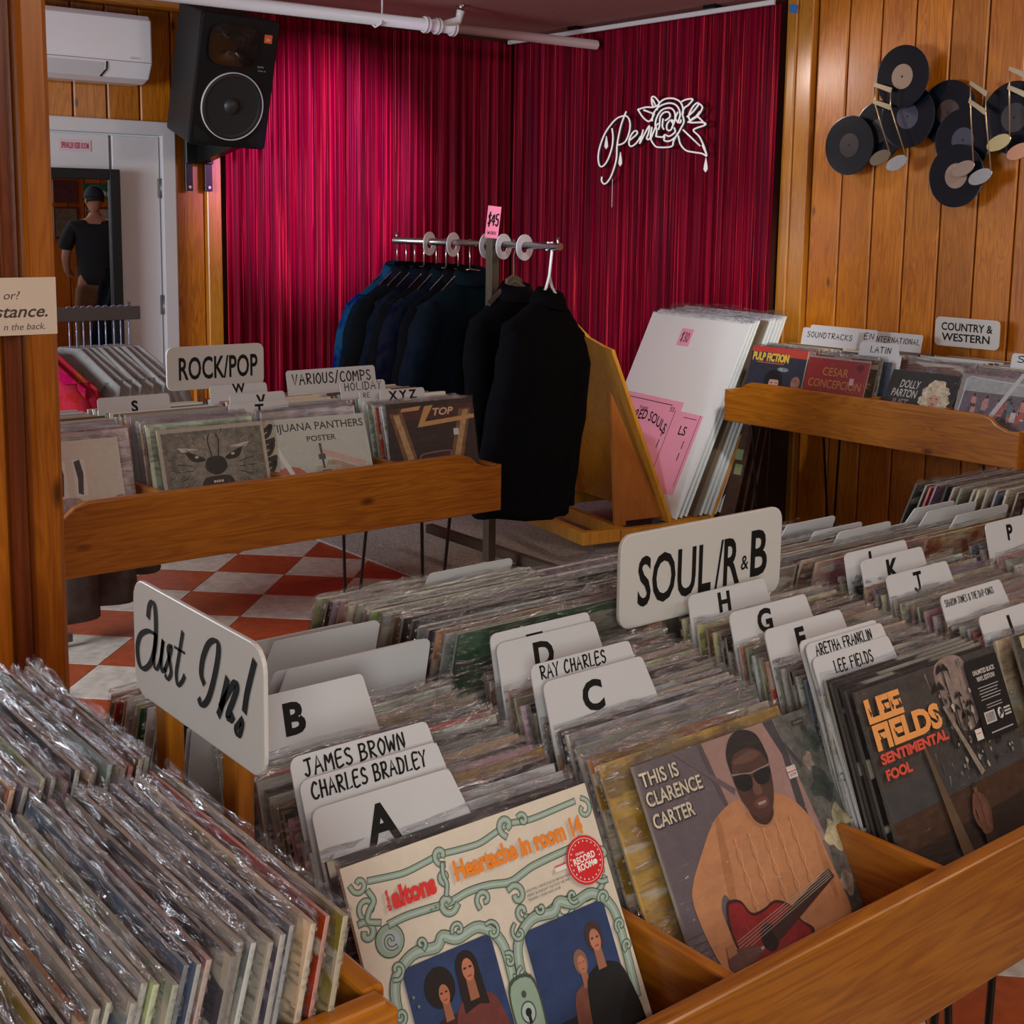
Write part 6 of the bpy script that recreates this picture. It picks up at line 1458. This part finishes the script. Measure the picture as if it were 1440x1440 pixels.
# ------------------------------------------------------------------ wall sculpture of records and notes
def wall_art():
    p = empty('record_wall_art', (5.196, 3.445, 1.9), (0, 0, -PI / 2), 'wall sculpture of black records with silver music notes on the pine wall', 'wall art')
    def L(y, z): return 3.5 - y, z - 1.9       # local x runs to the viewer's right
    lab = {0: (.020, .010, .012), 1: (.30, .20, .14), 2: (.035, .035, .065), 3: (.05, .022, .018)}
    for k, (y, z, d, r_, c) in enumerate(((3.935, 1.903, .085, .137, 0), (3.80, 1.965, .050, .137, 0), (3.640, 2.192, .120, .137, 1), (3.625, 2.020, .085, .140, 2), (3.445, 2.030, .045, .140, 3), (3.345, 1.905, .075, .137, 2), (3.345, 1.752, .110, .135, 1), (3.110, 1.990, .075, .150, 0), (2.93, 2.03, .05, .14, 0))):
        x, zz = L(y, z)
        b = BM(); n = 48; rg = []
        for rr, dy in ((r_, 0), (r_, -.002), (r_ - .004, -.0024), (r_ * .46, -.0018), (.004, -.0018)): rg.append([b.verts.new((rr * math.cos(2 * PI * i / n), dy, rr * math.sin(2 * PI * i / n))) for i in range(n)])
        b.faces.new(rg[0]); b.faces.new(rg[-1][::-1])
        for j in range(4):
            for i in range(n): b.faces.new((rg[j][i], rg[j][(i + 1) % n], rg[j + 1][(i + 1) % n], rg[j + 1][i]))
        bmesh.ops.recalc_face_normals(b, faces=b.faces); dsc = link('disc', b, VINYL, p, (x, -d, zz))
        b = BM(); prism(b, [(r_ * .40 * math.cos(2 * PI * i / 32), r_ * .40 * math.sin(2 * PI * i / 32)) for i in range(32)], 'y', -.0030, -.0020); link('disc_label', b, plain('label_%d' % k, lab[c], .4), dsc)
        b = BM(); prism(b, [(.005 * math.cos(2 * PI * i / 12), .005 * math.sin(2 * PI * i / 12)) for i in range(12)], 'y', -.0036, -.0031); link('spindle_hole', b, INK, dsc)
        b = BM(); tube(b, [(x, -d + .001, zz), (x, -.002, zz)], .006, 8); link('stand_off', b, BLACKM, p)
    for k, (y0, z0, tone) in enumerate(((3.70, 1.905, ((.32, .27, .20), (.62, .66, .68))), (3.275, 1.86, ((.55, .42, .34), (.52, .52, .53))), (3.07, 1.99, ((.75, .62, .32), (.72, .36, .22))))):
        # two note heads, two stems, two beams
        hx = {0: ((3.715, 1.838), (3.625, 1.812)), 1: ((3.290, 1.780), (3.205, 1.745)), 2: ((3.130, 1.884), (3.035, 1.845))}[k]
        tops = {0: ((3.760, 2.085), (3.675, 2.062)), 1: ((3.275, 2.060), (3.200, 2.015)), 2: ((3.098, 2.105), (3.020, 2.075))}[k]
        for j in range(2):
            x, z = L(*hx[j]); tx, tz = L(*tops[j]); m = plain('note_%d_%d' % (k, j), tone[j], .25, metal=.85)
            b = BM(); prism(b, [(.058 * math.cos(t) * .93 - .031 * math.sin(t) * .36, .058 * math.cos(t) * .36 + .031 * math.sin(t) * .93) for t in [2 * PI * i / 24 for i in range(24)]], 'y', -.150, -.146, .001, 1)
            link('note_head', b, m, p, (x, 0, z))
            b = BM(); tube(b, [(x + .048, -.148, z + .025), (tx, -.148, tz), (tx - .004, -.148, tz + .07)], .0032, 7); link('note_stem', b, plain('gold_rod', (.60, .46, .28), .3, metal=.8), p)
        for dz in (0, .075):
            (xa, za), (xb, zb) = L(*tops[0]), L(*tops[1])
            b = BM(); prism(b, [(xa - .008, za + dz - .004), (xb, zb + dz - .016), (xb + .006, zb + dz + .006), (xa - .004, za + dz + .012)], 'y', -.152, -.146); link('note_beam', b, plain('beam', (.55, .45, .30), .3, metal=.8), p)
        b = BM(); (xa, za) = L(*tops[0]); tube(b, [(xa, -.146, za - .02), (xa, -.002, za - .02)], .004, 6); link('stand_off', b, BLACKM, p)
wall_art()
b = BM(); prism(b, [(-.02, -.02), (.03, -.028), (.035, .012), (-.018, .02)], 'y', -.001, 0)
tag(link('tape_piece', b, plain('blue_tape', (.04, .16, .45), .6), loc=(5.154, 4.29, 2.575), rot=(0, 0, -PI / 2)), 'scrap of blue tape at the top of the pale corner board', 'tape')

# ------------------------------------------------------------------ neon sign
def neon():
    p = empty('neon_sign', (5.06, 5.10, 1.886), (0, 0, -PI / 2), 'white neon script sign with a rose hanging before the red curtain', 'neon sign')
    def m(x, y): return ((x - 750) * .00083, (720 - y) * .000574)
    S_ = {
     'letter_p': [[(455, 290), (430, 350), (400, 450), (375, 600), (370, 740), (330, 880), (290, 950), (255, 970), (230, 940), (232, 900)],
                  [(320, 440), (332, 520), (325, 620), (290, 730), (245, 795), (205, 790), (190, 700), (210, 590), (260, 470), (340, 370), (400, 335), (460, 335), (492, 390), (490, 480), (455, 570), (400, 600), (380, 590)]],
     'letters': [[(500, 560), (560, 510), (560, 480), (530, 485), (495, 540), (490, 600), (515, 620), (560, 590), (600, 530)],
                 [(620, 470), (590, 600)], [(595, 590), (640, 500), (675, 440), (672, 500), (655, 550), (670, 565), (700, 540)],
                 [(700, 450), (690, 560), (740, 440), (770, 430), (760, 480)], [(800, 380), (795, 450), (810, 480)], [(860, 400), (835, 440), (840, 485), (870, 490), (890, 440), (870, 400), (900, 410)],
                 [(930, 330), (910, 390), (950, 430), (960, 400)], [(1010, 380), (1060, 340), (1105, 280), (1090, 265), (1055, 300), (1025, 370), (1040, 410), (1080, 390), (1120, 340)]],
     'rose': [[(565, 280), (640, 265), (710, 270), (760, 240), (720, 180), (690, 180), (695, 240), (712, 272)], [(565, 280), (610, 350), (660, 395), (690, 385), (720, 330)], [(620, 290), (700, 325)], [(700, 200), (730, 260)],
              [(740, 300), (760, 240), (810, 205), (880, 205), (940, 235), (970, 290), (975, 350)], [(700, 400), (710, 330), (760, 270), (840, 245), (900, 260), (935, 300), (950, 360), (930, 430)],
              [(690, 560), (720, 610), (760, 640), (880, 640), (900, 590), (935, 520)], [(740, 540), (745, 480), (730, 430), (745, 360), (790, 300), (860, 290), (900, 330), (905, 400), (880, 470)],
              [(770, 420), (775, 360), (810, 325), (850, 330), (860, 370), (820, 400)], [(740, 540), (800, 550), (820, 530), (860, 545), (910, 510), (900, 470)], [(820, 545), (815, 580), (860, 590), (910, 560), (940, 520)],
              [(960, 240), (1000, 225), (1055, 228), (1020, 275), (985, 300), (970, 350), (985, 420), (960, 480), (935, 530)], [(1110, 270), (1140, 310), (1100, 380), (1030, 430), (1150, 440), (1165, 465), (1070, 500), (1120, 560), (1160, 640), (1190, 730)],
              [(940, 545), (960, 620), (1010, 680), (1080, 700), (1150, 715), (1190, 735), (1150, 640)], [(980, 495), (1130, 645)], [(1020, 430), (1095, 385), (1165, 455)]]}
    N_ = plain('neon_tube', (.92, .86, .88), .3, emit=.35); BK = plain('neon_back', (.006, .003, .004), .6)
    for name, strokes in S_.items():
        b = BM(); b2 = BM()
        for s in strokes:
            c = [Vector((*m(*q), 0)) for q in s]; c = catmull(c, 5) if len(c) > 2 else c
            pts = [(v.x, 0, v.y) for v in c]; tube(b, pts, .0046, 8); tube(b2, [(x + .004, .012, z - .003) for x, _, z in pts], .0055, 6)
        link(name, b, N_, p); link('backing_tube', b2, BK, p)
    for x, y, h in ((268, 575, 60), (410, 740, 65), (1185, 820, 62)):
        b = BM(); cx, cz = m(x, y); k = h * .00057
        prism(b, [(cx, cz + k * 1.1), (cx + .010, cz), (cx + .013, cz - k * .6), (cx, cz - k), (cx - .013, cz - k * .6), (cx - .010, cz)], 'y', -.004, .004, .0015, 1); link('drip', b, N_, p)
    for xa in (300, 800, 400):
        b = BM(); x, z = m(xa, 330); tube(b, [(x, .01, z), (x + .03, .0, .72)], .0012, 5); link('hanging_wire', b, BLACKM, p)
    b = BM(); x, z = m(325, 900); tube(b, [(x, .01, z), (x, .01, z - .17)], .0012, 5); link('power_cable', b, N_, p)
neon()

# ------------------------------------------------------------------ card on the pillar
def pillar_card():
    o = empty('notice_card', (.6, 1.984, 1.40), label='beige notice card with brown script pinned to the left pillar', cat='notice')
    b = BM(); box(b, -.14, .100, -.001, 0, -.043, .043); link('card', b, plain('beige_card', (.60, .48, .38), .7), o)
    BR = plain('brown_ink', (.06, .03, .02), .6)
    put_text('lettering', [(*T('or?', .012, .024, .0, shear=.25), .040 - .006, .017), (*T('stance.', .018, .078, .015, shear=.3), .047, -.007), (*T('n the back.', .010, .062, .0, shear=.25), .051, -.030)], BR, o, y=-.0014)
pillar_card()
